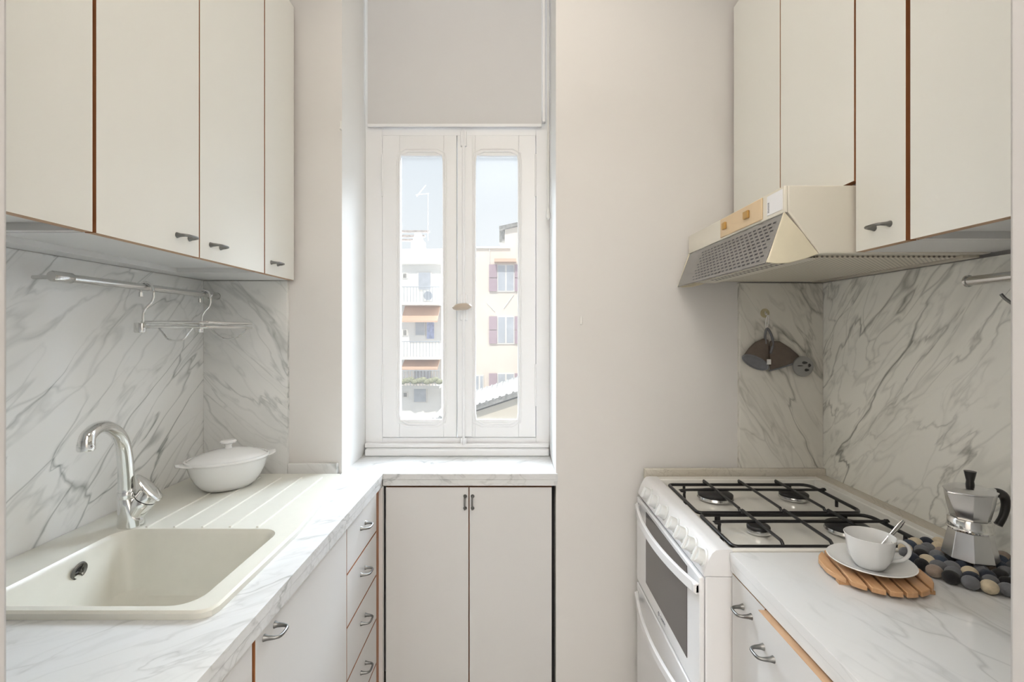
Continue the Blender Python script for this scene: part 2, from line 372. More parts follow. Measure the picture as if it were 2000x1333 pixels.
bm = bmn(); tube(bm, [(-0.187, YW - 0.021, 0.93), (-0.187, YW - 0.021, 2.20)], 0.0058, 10)
bolt = obj('bolt_rod', bm, 'window', win)
for zz, hh, ww in ((2.165, 0.032, 0.013), (0.928, 0.022, 0.011), (0.945, 0.014, 0.013), (1.515, 0.024, 0.015), (1.455, 0.024, 0.015)):
    bm = bmn(); box(bm, -0.187 - ww, -0.187 + ww, YW - 0.024, YW - 0.010, zz - hh, zz + hh); obj('bolt_keeper', bm, 'window', bolt, bevel=0.005, seg=3)
bm = bmn()
tube(bm, [(-0.187, YW - 0.02, 1.485), (-0.187, YW - 0.05, 1.485)], 0.008, 12)
lathe(bm, [(0.001, -0.014), (0.5, -0.013), (0.85, -0.008), (1.0, 0.0), (0.85, 0.008), (0.5, 0.013), (0.001, 0.014)], 28, Matrix.Translation((-0.190, YW - 0.055, 1.485)) @ Matrix.Rotation(R(-4), 4, 'Y') @ Matrix.Diagonal((0.040, 0.016, 1, 1)))
tag(obj('window_knob', bm, 'knob_wood', win), 'tan oval turning knob')

bl = thing('roller_blind', 'grey fabric roller blind pulled halfway down over the window', 'blind', (-0.22, 1.945, 2.94))
mbox('fabric', 'blind', bl, -0.5753, 0.1283, 1.966, 1.968, 2.226, 2.93)
mbox('bottom_bar', 'window', bl, -0.5753, 0.1283, 1.962, 1.972, 2.2145, 2.227, bevel=0.002)
bm = bmn(); tube(bm, [(-0.58, 1.945, 2.92), (0.14, 1.945, 2.92)], 0.022, 16); obj('roller', bm, 'window', bl)
mbox('side_guide', 'window', bl, 0.130, 0.142, 1.950, 1.972, 2.23, 2.93, bevel=0.002)
bm = bmn(); tube(bm, [(0.149, 1.925, 2.92), (0.149, 1.925, 2.4), (0.150, 1.92, 1.88)], 0.0016, 6); tube(bm, [(0.154, 1.925, 2.92), (0.154, 1.925, 2.4), (0.152, 1.92, 1.88)], 0.0016, 6)
crd = obj('cord', bm, 'white_plastic', bl)
bm = bmn(); lathe(bm, [(0.003, 1.83), (0.008, 1.835), (0.009, 1.85), (0.006, 1.868), (0.002, 1.882)], 14, Matrix.Translation((0.1505, 1.92, 0))); obj('toggle', bm, 'white_plastic', crd)

# ------------------------------------------------------------------ cabinets
def handle(parent, c, n, a, span=0.042, out=0.024):
    """small bow pull: two flared feet and a bowed bar. c on the door face, n outward, a along the bar."""
    c, n, a = Vector(c), Vector(n), Vector(a); h = span / 2
    pts = [c - a * h, c - a * h + n * 0.007, c - a * h * 0.92 + n * out * 0.75, c - a * h * 0.55 + n * out, c + a * h * 0.55 + n * out, c + a * h * 0.92 + n * out * 0.75, c + a * h + n * 0.007, c + a * h]
    p = bez(pts, 5); rad = lerp_list([0.0068, 0.0046, 0.0032, 0.0030, 0.0030, 0.0032, 0.0046, 0.0068], len(p))
    bm = bmn(); tube(bm, p, rad, 10)
    return tag(obj('handle', bm, 'satin', parent), 'grey metal bow pull')
def door(parent, name, x0, x1, y0, y1, z0, z1, face, mat='laminate', edge='edge', bot=None):
    fc = {k: 1 for k in ('-x', '+x', '-y', '+y', '-z', '+z')}; fc[face] = 0
    mats = [mat, edge]
    if bot: fc['-z'] = 2; mats.append(bot)
    bm = bmn(); box(bm, x0, x1, y0, y1, z0, z1, faces=fc); return obj(name, bm, mats, parent, smooth=False)
def carcass(parent, x0, x1, y0, y1, z0, z1, front, mat='under', raised=0.0):
    """closed box body with brown front edges; raised lifts the bottom panel between the sides."""
    bm = bmn(); t = 0.016; fx = x1 if front == '+x' else x0
    for ya, yb in ((y0, y0 + t), (y1 - t, y1)): box(bm, x0, x1, ya, yb, z0, z1, faces={front: 1})
    box(bm, x0, x1, y0 + t, y1 - t, z0 + raised, z0 + raised + t, faces={front: 1}); box(bm, x0, x1, y0 + t, y1 - t, z1 - t, z1, faces={front: 1})
    bx0, bx1 = (x0, x0 + 0.06) if front == '+x' else (x1 - 0.06, x1)
    if raised: box(bm, bx0, bx1, y0 + t, y1 - t, z0, z0 + raised)
    ix0, ix1 = (x0, x1 - 0.002) if front == '+x' else (x0 + 0.002, x1)
    box(bm, ix0, ix1, y0 + t, y1 - t, z0 + raised + t, z1 - t, faces={front: 1})
    return obj('body', bm, [mat, 'edge'], parent, smooth=False)

# upper left run: door face x=-0.748
UZ0, UZ1 = 1.5645, 2.51
def upper_left(y0, y1, doors, label, raised):
    t = thing('wall_cabinet', label, 'cabinet', (-0.9, (y0 + y1) / 2, UZ0), 'white wall cabinets above the sink')
    carcass(t, -1.0635, -0.7675, y0, y1, UZ0, UZ1, '+x', raised=raised)
    for a, b, hy in doors:
        d = door(t, 'door', -0.767, -0.748, a, b, UZ0, UZ1, '+x', bot='edge_pale')
        if hy: handle(d, (-0.748, hy, 1.603), (1, 0, 0), (0, 1, 0))
    return t
upper_left(1.4835, 1.686, [(1.4855, 1.684, 1.545)], 'narrow single-door white wall cabinet beside the window wall, above the casserole', 0.0)
upper_left(0.878, 1.4815, [(1.1735, 1.480, 1.236), (0.8795, 1.1695, 1.114)], 'double-door white wall cabinet above the chrome tap and hanging rail', 0.014)
upper_left(0.415, 0.873, [(0.42, 0.8715, None)], 'white wall cabinet above the sink bowl, cut by the left door jamb', 0.014)
# upper right run: door face x=0.775
def upper_right(y0, y1, z0, doors, label, raised=0.0):
    t = thing('wall_cabinet', label, 'cabinet', (0.92, (y0 + y1) / 2, z0), 'white wall cabinets above the stove and moka pot')
    carcass(t, 0.7945, 1.0870, y0, y1, z0, UZ1, '-x', raised=raised)
    for a, b, hy in doors:
        d = door(t, 'door', 0.775, 0.794, a, b, z0, UZ1, '-x', bot='edge_pale' if z0 < 1.6 else None)
        if hy: handle(d, (0.775, hy, 1.606), (-1, 0, 0), (0, 1, 0))
    return t
upper_right(1.0935, 1.686, 1.726, [(1.3965, 1.684, None), (1.0955, 1.3925, None)], 'short double-door white wall cabinet directly above the cooker hood')
upper_right(0.9505, 1.0915, UZ0, [(0.9525, 1.0895, 1.013)], 'very narrow white wall cabinet with one bow pull beside the cooker hood')
upper_right(0.415, 0.9485, UZ0, [(0.42, 0.9415, None)], 'wide white wall cabinet without a pull, cut by the right door jamb', 0.014)

# base units on the left: door face x=-0.450
BZ1 = 0.8475
def base(name, label, y0, y1, group):
    t = thing(name, label, 'cabinet', (-0.75, (y0 + y1) / 2, 0.0), group)
    bm = bmn()
    box(bm, -1.05, -0.4705, y0, y1, 0.10, 0.70, faces={'+x': 1}); box(bm, -0.53, -0.4705, y0, y1, 0.70, BZ1, faces={'+x': 1}); box(bm, -1.05, -0.52, y0, y1, 0.0, 0.10)
    obj('body', bm, ['under', 'edge'], t, smooth=False)
    return t
GL = 'white base cabinets under the sink worktop'
t = base('drawer_unit', 'white base unit of stacked drawers with bow pulls beside the window cabinet', 1.340, 1.640, GL)
zs = [0.8450, 0.714, 0.5665, 0.4185, 0.2695, 0.105]
for a, b in zip(zs[:-1], zs[1:]):
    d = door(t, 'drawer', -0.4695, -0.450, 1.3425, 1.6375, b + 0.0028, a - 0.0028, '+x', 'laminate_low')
    handle(d, (-0.450, 1.490, (a + b) / 2 + 0.012), (1, 0, 0), (0, 1, 0), 0.045, 0.026)
t = base('base_cabinet', 'white base cabinet under the sink bowl, with a bow pull in its upper corner', 0.8565, 1.338, GL)
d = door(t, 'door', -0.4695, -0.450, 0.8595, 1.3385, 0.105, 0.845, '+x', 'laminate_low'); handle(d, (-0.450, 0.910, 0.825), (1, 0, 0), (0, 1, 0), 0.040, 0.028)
t = base('base_cabinet', 'white base cabinet nearest the left door jamb, without a visible pull', 0.41, 0.8545, GL)
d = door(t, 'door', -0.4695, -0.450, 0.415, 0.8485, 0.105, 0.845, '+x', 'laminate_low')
bm = bmn(); box(bm, -0.49, -0.453, 1.6405, 1.679, 0.0, BZ1); box(bm, -0.49, -0.4395, 1.679, 1.697, 0.0, BZ1, 1)
tag(obj('corner_filler', bm, ['edge', 'laminate_low'], None, smooth=False), 'brown and white filler post in the corner between drawers and window cabinet', 'filler')
# window cabinet
t = thing('window_cabinet', 'white two-door cabinet under the window with two small upright pulls', 'cabinet', (-0.14, 1.85, 0.0))
bm = bmn(); box(bm, -0.4375, 0.1475, 1.7235, 1.978, 0.09, 0.866, faces={'-y': 1}); box(bm, -0.4375, 0.1475, 1.76, 1.978, 0.0, 0.09); obj('body', bm, ['under', 'edge'], t, smooth=False)
for x0, x1, hx in ((-0.4345, -0.1455, -0.157), (-0.1415, 0.1460, -0.131)):
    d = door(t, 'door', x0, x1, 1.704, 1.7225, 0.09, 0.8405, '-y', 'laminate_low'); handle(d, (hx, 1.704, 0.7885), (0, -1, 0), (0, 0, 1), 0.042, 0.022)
struct(mbox('cabinet_gap_shade', 'dark', None, 0.1485, NX1, 1.76, 1.975, 0, 0.866))  # dark block standing in for the shade in the open gap

# ------------------------------------------------------------------ worktops
bm = bmn()
for z0, z1, e in ((0.8705, 0.890, 0.0), (0.8485, 0.8695, 0.0006)):
    fx = -0.443 - e
    box(bm, -1.0635, fx, YF + 0.002, 0.86, z0, z1); box(bm, -0.5485, fx, 0.86, 1.185, z0, z1); box(bm, -1.0635, -0.952, 0.86, 1.185, z0, z1)
    box(bm, -1.0635, fx, 1.185, 1.687, z0, z1)
    if e == 0.0:
        box(bm, NX0, fx, 1.687, 1.932, z0, z1); box(bm, fx, NX1 - 0.001, 1.696, 1.932, z0, z1); box(bm, NX0, NX1, 1.932, YW, z0, z1)
        box(bm, NX1 - 0.001, 0.1665, 1.694, 1.704, z0, z1)
    else: box(bm, fx, 0.166, 1.6966, 1.7035, z0, z1)
box(bm, -0.96, -0.4445, YF + 0.01, 0.86, 0.8693, 0.8707); box(bm, -0.53, -0.4445, 0.86, 1.69, 0.8693, 0.8707); box(bm, -0.45, 0.165, 1.698, 1.7035, 0.8693, 0.8707)
tag(obj('worktop', bm, 'marble_top', None, smooth=False), 'white marble L-shaped worktop running round the sink and under the window', 'worktop')
bm = bmn()
box(bm, 0.494, 1.087, YF + 0.002, 1.0925, 0.8705, 0.890); box(bm, 0.4955, 1.087, YF + 0.002, 1.0925, 0.8485, 0.8695); box(bm, 0.50, 1.08, YF + 0.01, 1.09, 0.8693, 0.8707)
tag(obj('worktop', bm, 'marble_top_right', None, smooth=False, bevel=0.0012), 'white marble worktop beside the stove, carrying cup and moka pot', 'worktop')
# base units on the right
GR = 'white base cabinets under the moka pot worktop'
for y0, y1, lab, fx, hy, hz, hd in ((0.951, 1.0915, 'very narrow white base cabinet right beside the oven', 0.4985, 1.022, 0.797, 0.0), (0.41, 0.949, 'wide white base cabinet with pale worn top edge nearest the right door jamb', 0.4835, 0.910, 0.784, 0.0)):
    t = thing('base_cabinet', lab, 'cabinet', (0.8, (y0 + y1) / 2, 0.0), GR)
    bm = bmn(); box(bm, 0.5195, 1.085, y0, y1, 0.10, BZ1, faces={'-x': 1}); box(bm, 0.56, 1.085, y0, y1, 0, 0.10); obj('body', bm, ['under', 'edge'], t, smooth=False)
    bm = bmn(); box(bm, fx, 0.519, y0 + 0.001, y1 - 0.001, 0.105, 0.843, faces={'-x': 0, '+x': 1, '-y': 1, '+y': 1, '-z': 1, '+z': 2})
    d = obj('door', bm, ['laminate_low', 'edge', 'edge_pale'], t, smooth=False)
    handle(d, (fx, hy, hz), (-1, 0, 0), (0, 1, 0), 0.036, 0.027)

# ------------------------------------------------------------------ sink, tap, casserole
def rrect(x0, x1, y0, y1, r, z, n=6):
    out = []
    for cx_, cy_, a0 in ((x1 - r, y1 - r, 0), (x0 + r, y1 - r, 90), (x0 + r, y0 + r, 180), (x1 - r, y0 + r, 270)):
        for k in range(n + 1):
            a = R(a0 + 90 * k / n); out.append(Vector((cx_ + r * math.cos(a), cy_ + r * math.sin(a), z)))
    return out
snk = thing('sink', 'cream single-bowl sink with ribbed drainboard set into the marble worktop', 'sink', (-0.78, 1.25, 0.890))
bm = bmn(); ZS = 0.9045
outer = [(-1.062, 0.835), (-0.545, 0.835), (-0.530, 0.838), (-0.519, 0.847), (-0.514, 0.862), (-0.516, 1.20), (-0.524, 1.28), (-0.536, 1.42), (-0.549, 1.55), (-0.566, 1.64), (-0.576, 1.652), (-1.062, 1.652)]
def inset(loop, d):
    n = len(loop); out = []
    for i in range(n):
        p = Vector(loop[i]); a = (p - Vector(loop[i - 1])).normalized(); b = (Vector(loop[(i + 1) % n]) - p).normalized()
        na, nb = Vector((-a.y, a.x)), Vector((-b.y, b.x)); m = (na + nb); m = m / max(m.dot(na), 0.2); out.append(p + m * d)
    return out
o0 = [Vector((*p, 0.8903)) for p in outer]; o1 = [Vector((*p, ZS - 0.004)) for p in outer]; o2 = [Vector((*p, ZS)) for p in inset(outer, 0.004)]
L = loft(bm, [o0, o1, o2], cap0=False, cap1=False)
bowl = [rrect(-0.947, -0.556, 0.852, 1.187, 0.045, ZS), rrect(-0.944, -0.559, 0.856, 1.184, 0.043, ZS - 0.004), rrect(-0.940, -0.563, 0.860, 1.180, 0.043, ZS - 0.012),
        rrect(-0.915, -0.585, 0.882, 1.158, 0.05, 0.775), rrect(-0.905, -0.595, 0.892, 1.148, 0.05, 0.763), rrect(-0.885, -0.615, 0.912, 1.128, 0.05, 0.757)]
B = loft(bm, bowl, cap0=False, cap1=True)
e = []
for loop in (L[-1], B[0]):
    for i in range(len(loop)): e.append(bm.edges.get((loop[i], loop[(i + 1) % len(loop)])))
bmesh.ops.triangle_fill(bm, use_beauty=True, edges=e)
obj('basin', bm, 'sink', snk, angle=30)
bm = bmn()
for x in (-0.893, -0.825, -0.756, -0.688, -0.621):
    prism(bm, [(x - 0.0035, 1.195, ZS - 0.001), (x - 0.002, 1.195, ZS + 0.0028), (x + 0.002, 1.195, ZS + 0.0028), (x + 0.0035, 1.195, ZS - 0.001)], (0, 0.41, 0))
obj('drainboard_ribs', bm, 'sink', snk)
ofm = frame_to((-0.9325, 1.052, 0.868), (1, 0, -0.19))
bm = bmn(); lathe(bm, [(0.010, 0.001), (0.0135, 0.001), (0.015, 0.0035), (0.018, 0.0035), (0.0195, 0.0)], 28, ofm, cap0=False, cap1=False)
for k in range(3):
    a = R(90 + 120 * k); tube(bm, [ofm @ Vector((0, 0, 0.002)), ofm @ Vector((0.0145 * math.cos(a), 0.0145 * math.sin(a), 0.002))], 0.0016, 6)
lathe(bm, [(0.004, 0.0), (0.004, 0.004), (0.001, 0.005)], 12, ofm)
ov = tag(obj('overflow', bm, 'satin', snk), 'round metal overflow fitting')
bm = bmn(); lathe(bm, [(0.0145, 0.0), (0.0145, 0.0008)], 24, ofm); obj('overflow_hole', bm, 'dark', ov)
dm = Matrix.Translation((-0.75, 1.02, 0.7572)); bm = bmn(); lathe(bm, [(0.045, 0), (0.043, 0.003), (0.036, 0.003), (0.033, -0.001), (0.001, -0.001)], 28, dm, cap0=False); obj('drain', bm, 'chrome', snk)

tap = thing('kitchen_tap', 'chrome swan-neck tap with a leaf-shaped lever, standing on the sink rim', 'tap', (-0.946, 1.20, ZS))
T0 = Vector((-0.946, 1.20, 0)); TD = Vector((0.06, -0.184, 0))
def on_spout(px, py):
    k = (px - CX) / FOC; s = (k * T0.y - T0.x) / (TD.x - k * TD.y); p = T0 + TD * s; p.z = EYE - (py - CY) * p.y / FOC; return p
bm = bmn()
rings = []
for z, r, dx, ex in ((ZS, 0.024, 0.010, 1.28), (ZS + 0.004, 0.0245, 0.010, 1.28), (ZS + 0.03, 0.0215, 0.007, 1.25), (ZS + 0.055, 0.0195, 0.002, 1.10), (0.977, 0.0182, 0, 1.0), (0.980, 0.0172, 0, 1.0)):
    rings.append([Vector((-0.946 + dx * 0.8 + math.cos(2 * PI * k / 28) * r * ex, 1.20 + dx * 0.6 + math.sin(2 * PI * k / 28) * r, z)) for k in range(28)])
loft(bm, rings)
AX = Vector((0.52, 0.14, 0.84)).normalized(); A0 = Vector((-0.934, 1.207, 0.930))
ca = frame_to(A0, AX); lathe(bm, [(0.021, 0.0), (0.0245, 0.028), (0.0255, 0.042), (0.0245, 0.044)], 26, ca)
obj('body', bm, 'chrome', tap)
pp = bez([Vector((-0.946, 1.20, 0.9815)), Vector((-0.946, 1.20, 1.005)), on_spout(245.5, 917), on_spout(241.6, 878), on_spout(236, 858), on_spout(224.5, 842.5), on_spout(206, 834), on_spout(187, 838.5), on_spout(172.5, 852), on_spout(168.5, 864), on_spout(168, 869)], 6)
bm = bmn(); tube(bm, pp, lerp_list([0.0178, 0.0172, 0.0165, 0.0158, 0.0150, 0.0140, 0.0135, 0.0140, 0.0150, 0.0155], len(pp)), 20); spout = obj('spout', bm, 'chrome', tap, angle=60)
tip = on_spout(168, 870); bm = bmn(); lathe(bm, [(0.0158, 0.003), (0.0158, -0.009), (0.0142, -0.012), (0.011, -0.012), (0.010, -0.008)], 22, Matrix.Translation(tip)); obj('aerator', bm, 'chrome', spout)
bm = bmn(); lathe(bm, [(0.0185, 0.9755), (0.0192, 0.978), (0.0192, 0.990), (0.0185, 0.9925)], 26, Matrix.Translation((-0.946, 1.20, 0))); obj('collar', bm, 'chrome', tap)
lv = frame_to(A0 + AX * 0.046, AX, (-0.85, -0.25, 0.5)); bm = bmn()
lathe(bm, [(0.024, 0.0), (0.0235, 0.018), (0.021, 0.022)], 26, lv)
rings = []
for s, wd, h, th in ((-0.031, 0.010, 0.014, 0.006), (-0.024, 0.022, 0.016, 0.010), (-0.006, 0.029, 0.022, 0.012), (0.012, 0.0275, 0.029, 0.010), (0.028, 0.021, 0.035, 0.008), (0.040, 0.013, 0.039, 0.006), (0.047, 0.005, 0.041, 0.004)):
    rings.append([lv @ Vector((s, wd * math.cos(2 * PI * k / 18), h + th * 0.5 * math.sin(2 * PI * k / 18))) for k in range(18)])
loft(bm, rings); obj('lever', bm, 'chrome', tap, angle=60)

cp = thing('casserole', 'white oval ceramic casserole with lid standing on the drainboard', 'pot', (-0.868, 1.50, ZS + 0.003))
cm = Matrix.Translation((-0.868, 1.50, ZS + 0.003)) @ Matrix.Rotation(R(46), 4, 'Z')
bm = bmn(); lathe(bm, [(0.54, 0.0), (0.59, 0.002), (0.70, 0.012), (0.82, 0.030), (0.92, 0.053), (0.985, 0.078), (1.01, 0.084), (1.05, 0.087), (1.055, 0.094), (1.0, 0.095), (0.95, 0.086), (0.75, 0.03), (0.3, 0.012)], 48, cm, 0.112, 0.083)
obj('bowl', bm, 'ceramic', cp)
for s in (-1, 1):
    bm = bmn(); rings = []
    for u, wd in ((0.104, 0.040), (0.116, 0.036), (0.128, 0.028), (0.136, 0.016), (0.139, 0.006)):
        rings.append([cm @ Vector((s * u, wd * math.cos(2 * PI * k / 14), 0.084 + 0.004 * math.sin(2 * PI * k / 14) + (u - 0.1) * 0.15)) for k in range(14)])
    loft(bm, rings); obj('handle', bm, 'ceramic', cp, angle=60)
bm = bmn(); lathe(bm, [(0.985, 0.084), (0.985, 0.091), (0.95, 0.095), (0.80, 0.104), (0.55, 0.113), (0.25, 0.119), (0.02, 0.120)], 48, cm, 0.112, 0.083, cap0=True)
lid = obj('lid', bm, 'ceramic', cp)
bm = bmn(); lathe(bm, [(0.010, 0.118), (0.008, 0.128), (0.010, 0.133), (0.019, 0.137), (0.021, 0.141), (0.017, 0.145), (0.002, 0.146)], 24, cm, 1.15, 0.9); obj('lid_knob', bm, 'ceramic', lid)

# ------------------------------------------------------------------ rail and hanging rack, left
def rail(name, label, x, z, y0, y1, r, cap):
    t = thing(name, label, 'rail', (x, (y0 + y1) / 2, z))
    bm = bmn(); tube(bm, [(x, y0, z), (x, y1, z)], r, 18); obj('rod', bm, 'steel', t)
    for a, b in ((y0 - 0.002, y0 + cap), (y1 - cap, y1 + 0.002)):
        bm = bmn(); tube(bm, [(x, a, z), (x, a + 0.003, z), (x, b - 0.003, z), (x, b, z)], [r + 0.0012, r + 0.0028, r + 0.0028, r + 0.001], 20)
        e_ = obj('end_cap', bm, 'steel', t)
        ym = (a + b) / 2; wx = -1.064 if x < 0 else 1.0875
        bm = bmn(); tube(bm, [(x, ym, z), (wx, ym, z)], r * 0.5, 14); obj('wall_fixing', bm, 'steel', e_)
    return t
rail('hanging_rail', 'steel kitchen rail on the marble below the double-door wall cabinet', -1.0, 1.5075, 1.062, 1.662, 0.0092, 0.048)
rk = thing('hanging_rack', 'small chrome wire rack hooked on the steel rail above the tap', 'rack', (-0.95, 1.47, 1.41))
for y in (1.335, 1.590):
    bm = bmn()
    tube(bm, bez([(-1.013, y, 1.493), (-1.014, y, 1.509), (-1.006, y, 1.520), (-0.996, y, 1.521), (-0.984, y, 1.512), (-0.978, y, 1.490), (-0.982, y, 1.470), (-0.998, y, 1.452), (-1.006, y, 1.435), (-1.006, y, 1.400)], 6), 0.0036, 10)
    hk = obj('hook', bm, 'chrome', rk)
    bm = bmn(); lathe(bm, [(0.0055, 1.482), (0.0055, 1.494), (0.003, 1.495)], 12, Matrix.Translation((-1.013, y, 0))); obj('hook_tip', bm, 'white_plastic' if False else 'chrome', hk)
    bm = bmn(); lathe(bm, [(0.010, 1.383), (0.012, 1.386), (0.012, 1.409), (0.010, 1.411)], 18, Matrix.Translation((-1.016, y, 0)), sx=1.3, sy=0.9); obj('wall_foot', bm, 'chrome', rk)
for z in (1.4120, 1.3990):
    bm = bmn(); y0, y1, x0, x1 = 1.335, 1.590, -1.010, -0.850
    tube(bm, [(x0, y0, z), (x1, y0, z), (x1 + 0.012, y0 + 0.012, z), (x1 + 0.012, y1 - 0.012, z), (x1, y1, z), (x0, y1, z)], 0.0036, 10, closed=True)
    tube(bm, [(x0 + 0.085, y0, z), (x0 + 0.085, y1, z)], 0.003, 8)
    obj('wire_frame', bm, 'chrome', rk)
for y, a, b in ((1.338, -0.968, -0.872), (1.588, -0.975, -0.858)):
    bm = bmn(); tube(bm, bez([(a, y, 1.398), (a + 0.012, y, 1.384), ((a + b) / 2 - 0.018, y, 1.364), ((a + b) / 2 + 0.018, y, 1.364), (b - 0.012, y, 1.384), (b, y, 1.398)], 6), 0.0026, 8); obj('wire_loop', bm, 'chrome', rk)
rail('hanging_rail', 'short steel rail end on the marble above the moka pot', 1.030, 1.4995, 0.56, 1.092, 0.0105, 0.0)
bm = bmn(); tube(bm, bez([(1.018, 0.985, 1.512), (1.03, 0.985, 1.514), (1.044, 0.985, 1.505), (1.040, 0.985, 1.47), (1.028, 0.985, 1.44), (1.012, 0.990, 1.45), (1.004, 0.995, 1.463)], 6), 0.003, 8)
tag(obj('rail_hook', bm, 'satin', None), 'thin metal hook hanging from the rail above the moka pot', 'hook')

# ------------------------------------------------------------------ stove
SY0, SY1, SF, SR, ST = 1.0955, 1.655, 0.437, 1.042, 0.894
st = thing('gas_stove', 'white freestanding gas stove with oven between window wall and worktop', 'stove', (0.74, 1.37, 0.0))
mbox('body', 'enamel', st, 0.442, SR, SY0 + 0.002, SY1, 0.03, 0.832, bevel=0.002)
bm = bmn()
prof = [(0.4365, 0.8345), (0.437, 0.842), (0.4455, 0.866), (0.456, 0.886), (0.464, 0.8925), (0.476, ST), (0.500, ST), (0.506, 0.880), (0.50, 0.834)]
prism(bm, [(x, SY0, z) for x, z in prof], (0, SY1 - SY0, 0))
obj('control_panel', bm, 'enamel', st, angle=50)
bm = bmn(); t_ = 0.014
box(bm, 0.498, SR, SY0, SY0 + t_, 0.834, ST); box(bm, 0.498, SR, SY1 - t_ - 0.02, SY1, 0.834, ST); box(bm, SR - 0.03, SR, SY0 + t_, SY1 - t_ - 0.02, 0.834, ST)
box(bm, 0.498, SR - 0.03, SY0 + t_, SY1 - t_ - 0.02, 0.834, 0.868)
hobtop = obj('hob', bm, 'hob', st, bevel=0.003)
for x, y, r in ((0.632, 1.497, 0.052), (0.637, 1.247, 0.0285), (0.875, 1.500, 0.042), (0.868, 1.250, 0.052)):
    bm = bmn(); mtx = Matrix.Translation((x, y, 0.868))
    lathe(bm, [(r * 0.8, 0), (r * 0.86, 0.003), (r, 0.005), (r * 1.02, 0.008), (r * 0.97, 0.014), (r * 0.9, 0.0145)], 36, mtx); b_ = obj('burner', bm, 'steel', st)
    bm = bmn(); lathe(bm, [(r * 0.90, 0.0145), (r * 0.98, 0.016), (r * 0.98, 0.020), (r * 0.90, 0.0225), (0.001, 0.0228)], 36, mtx); tag(obj('burner_cap', bm, 'cap', b_), 'black enamelled burner cap')
nrm = Vector((-0.91, 0, 0.41))
for y in (1.122, 1.184, 1.246, 1.308, 1.397, 1.485, 1.553):
    kx = frame_to((0.4465, y, 0.865), nrm, (0, 0, 1)); bm = bmn(); lathe(bm, [(0.0205, -0.002), (0.020, 0.003), (0.0165, 0.005), (0.0155, 0.019), (0.0145, 0.0205), (0.001, 0.021)], 24, kx)
    kn = obj('knob', bm, 'knob', st)
    bm = bmn(); v = []
    for z in (0.004, 0.026): v.append([kx @ Vector((sx_ * 0.017, sy_ * 0.0048 * (1 if z < 0.01 else 0.8), z)) for sx_, sy_ in ((-1, -1), (1, -1), (1, 1), (-1, 1))])
    loft(bm, v); obj('knob_grip', bm, 'knob', kn, bevel=0.002)
# oven door, glass, handle; drawer below
od = mbox('oven_door', 'enamel', st, 0.430, 0.4415, SY0 + 0.006, SY1 - 0.006, 0.548, 0.829, bevel=0.004, seg=3)
tag(mbox('oven_window', 'oven_glass', od, 0.4288, 0.4302, 1.180, 1.535, 0.594, 0.817), 'dark glass oven window')
def bow_handle(parent, z, hh, out):
    bm = bmn(); rings = []; n = 24
    for k in range(n + 1):
        s = k / n; y = 1.106 + (1.632 - 1.106) * s; x = 0.430 - 0.008 - out * math.sin(PI * s) ** 0.8
        rings.append([Vector((x, y, z - hh)), Vector((x, y, z + hh)), Vector((x + 0.009, y, z + hh)), Vector((x + 0.009, y, z - hh))])
    loft(bm, rings)
    for y0, y1 in ((1.106, 1.122), (1.616, 1.632)): box(bm, 0.418, 0.431, y0, y1, z - hh * 0.8, z + hh * 0.8)
    return obj('oven_handle' if z > 0.6 else 'drawer_handle', bm, 'enamel', parent, bevel=0.002)
bow_handle(od, 0.800, 0.013, 0.030)
dw = mbox('warming_drawer', 'enamel', st, 0.430, 0.4415, SY0 + 0.006, SY1 - 0.006, 0.12, 0.540, bevel=0.004, seg=3)
bow_handle(dw, 0.505, 0.012, 0.030)
bm = bmn(); rings = []
lathe(bm, [(0.0045, 0), (0.0062, 0), (0.0062, 0.0008), (0.0045, 0.0008)], 18, frame_to((0.4298, 1.405, 0.571), (-1, 0, 0)), cap0=False, cap1=False)
em = obj('emblem', bm, 'grey_print', od)
def text(body, size, loc, rot, mat, parent, name='lettering', ext=0.0003):
    c = bpy.data.curves.new(name, 'FONT'); c.body = body; c.size = size; c.extrude = ext; c.align_x = 'CENTER'; c.align_y = 'CENTER'
    o = bpy.data.objects.new('tmp_text', c); COL.objects.link(o)
    bpy.context.view_layer.update()
    me = bpy.data.meshes.new_from_object(o.evaluated_get(bpy.context.evaluated_depsgraph_get())); bpy.data.objects.remove(o)
    me.materials.clear(); me.materials.append(M[mat])
    t = bpy.data.objects.new(name, me); COL.objects.link(t); t.parent = parent
    t.location = Vector(loc) - base_of(parent); t.rotation_euler = rot
    return t
text('CANDY', 0.013, (0.4297, 1.368, 0.571), (R(90), 0, R(-90)), 'grey_print', od)

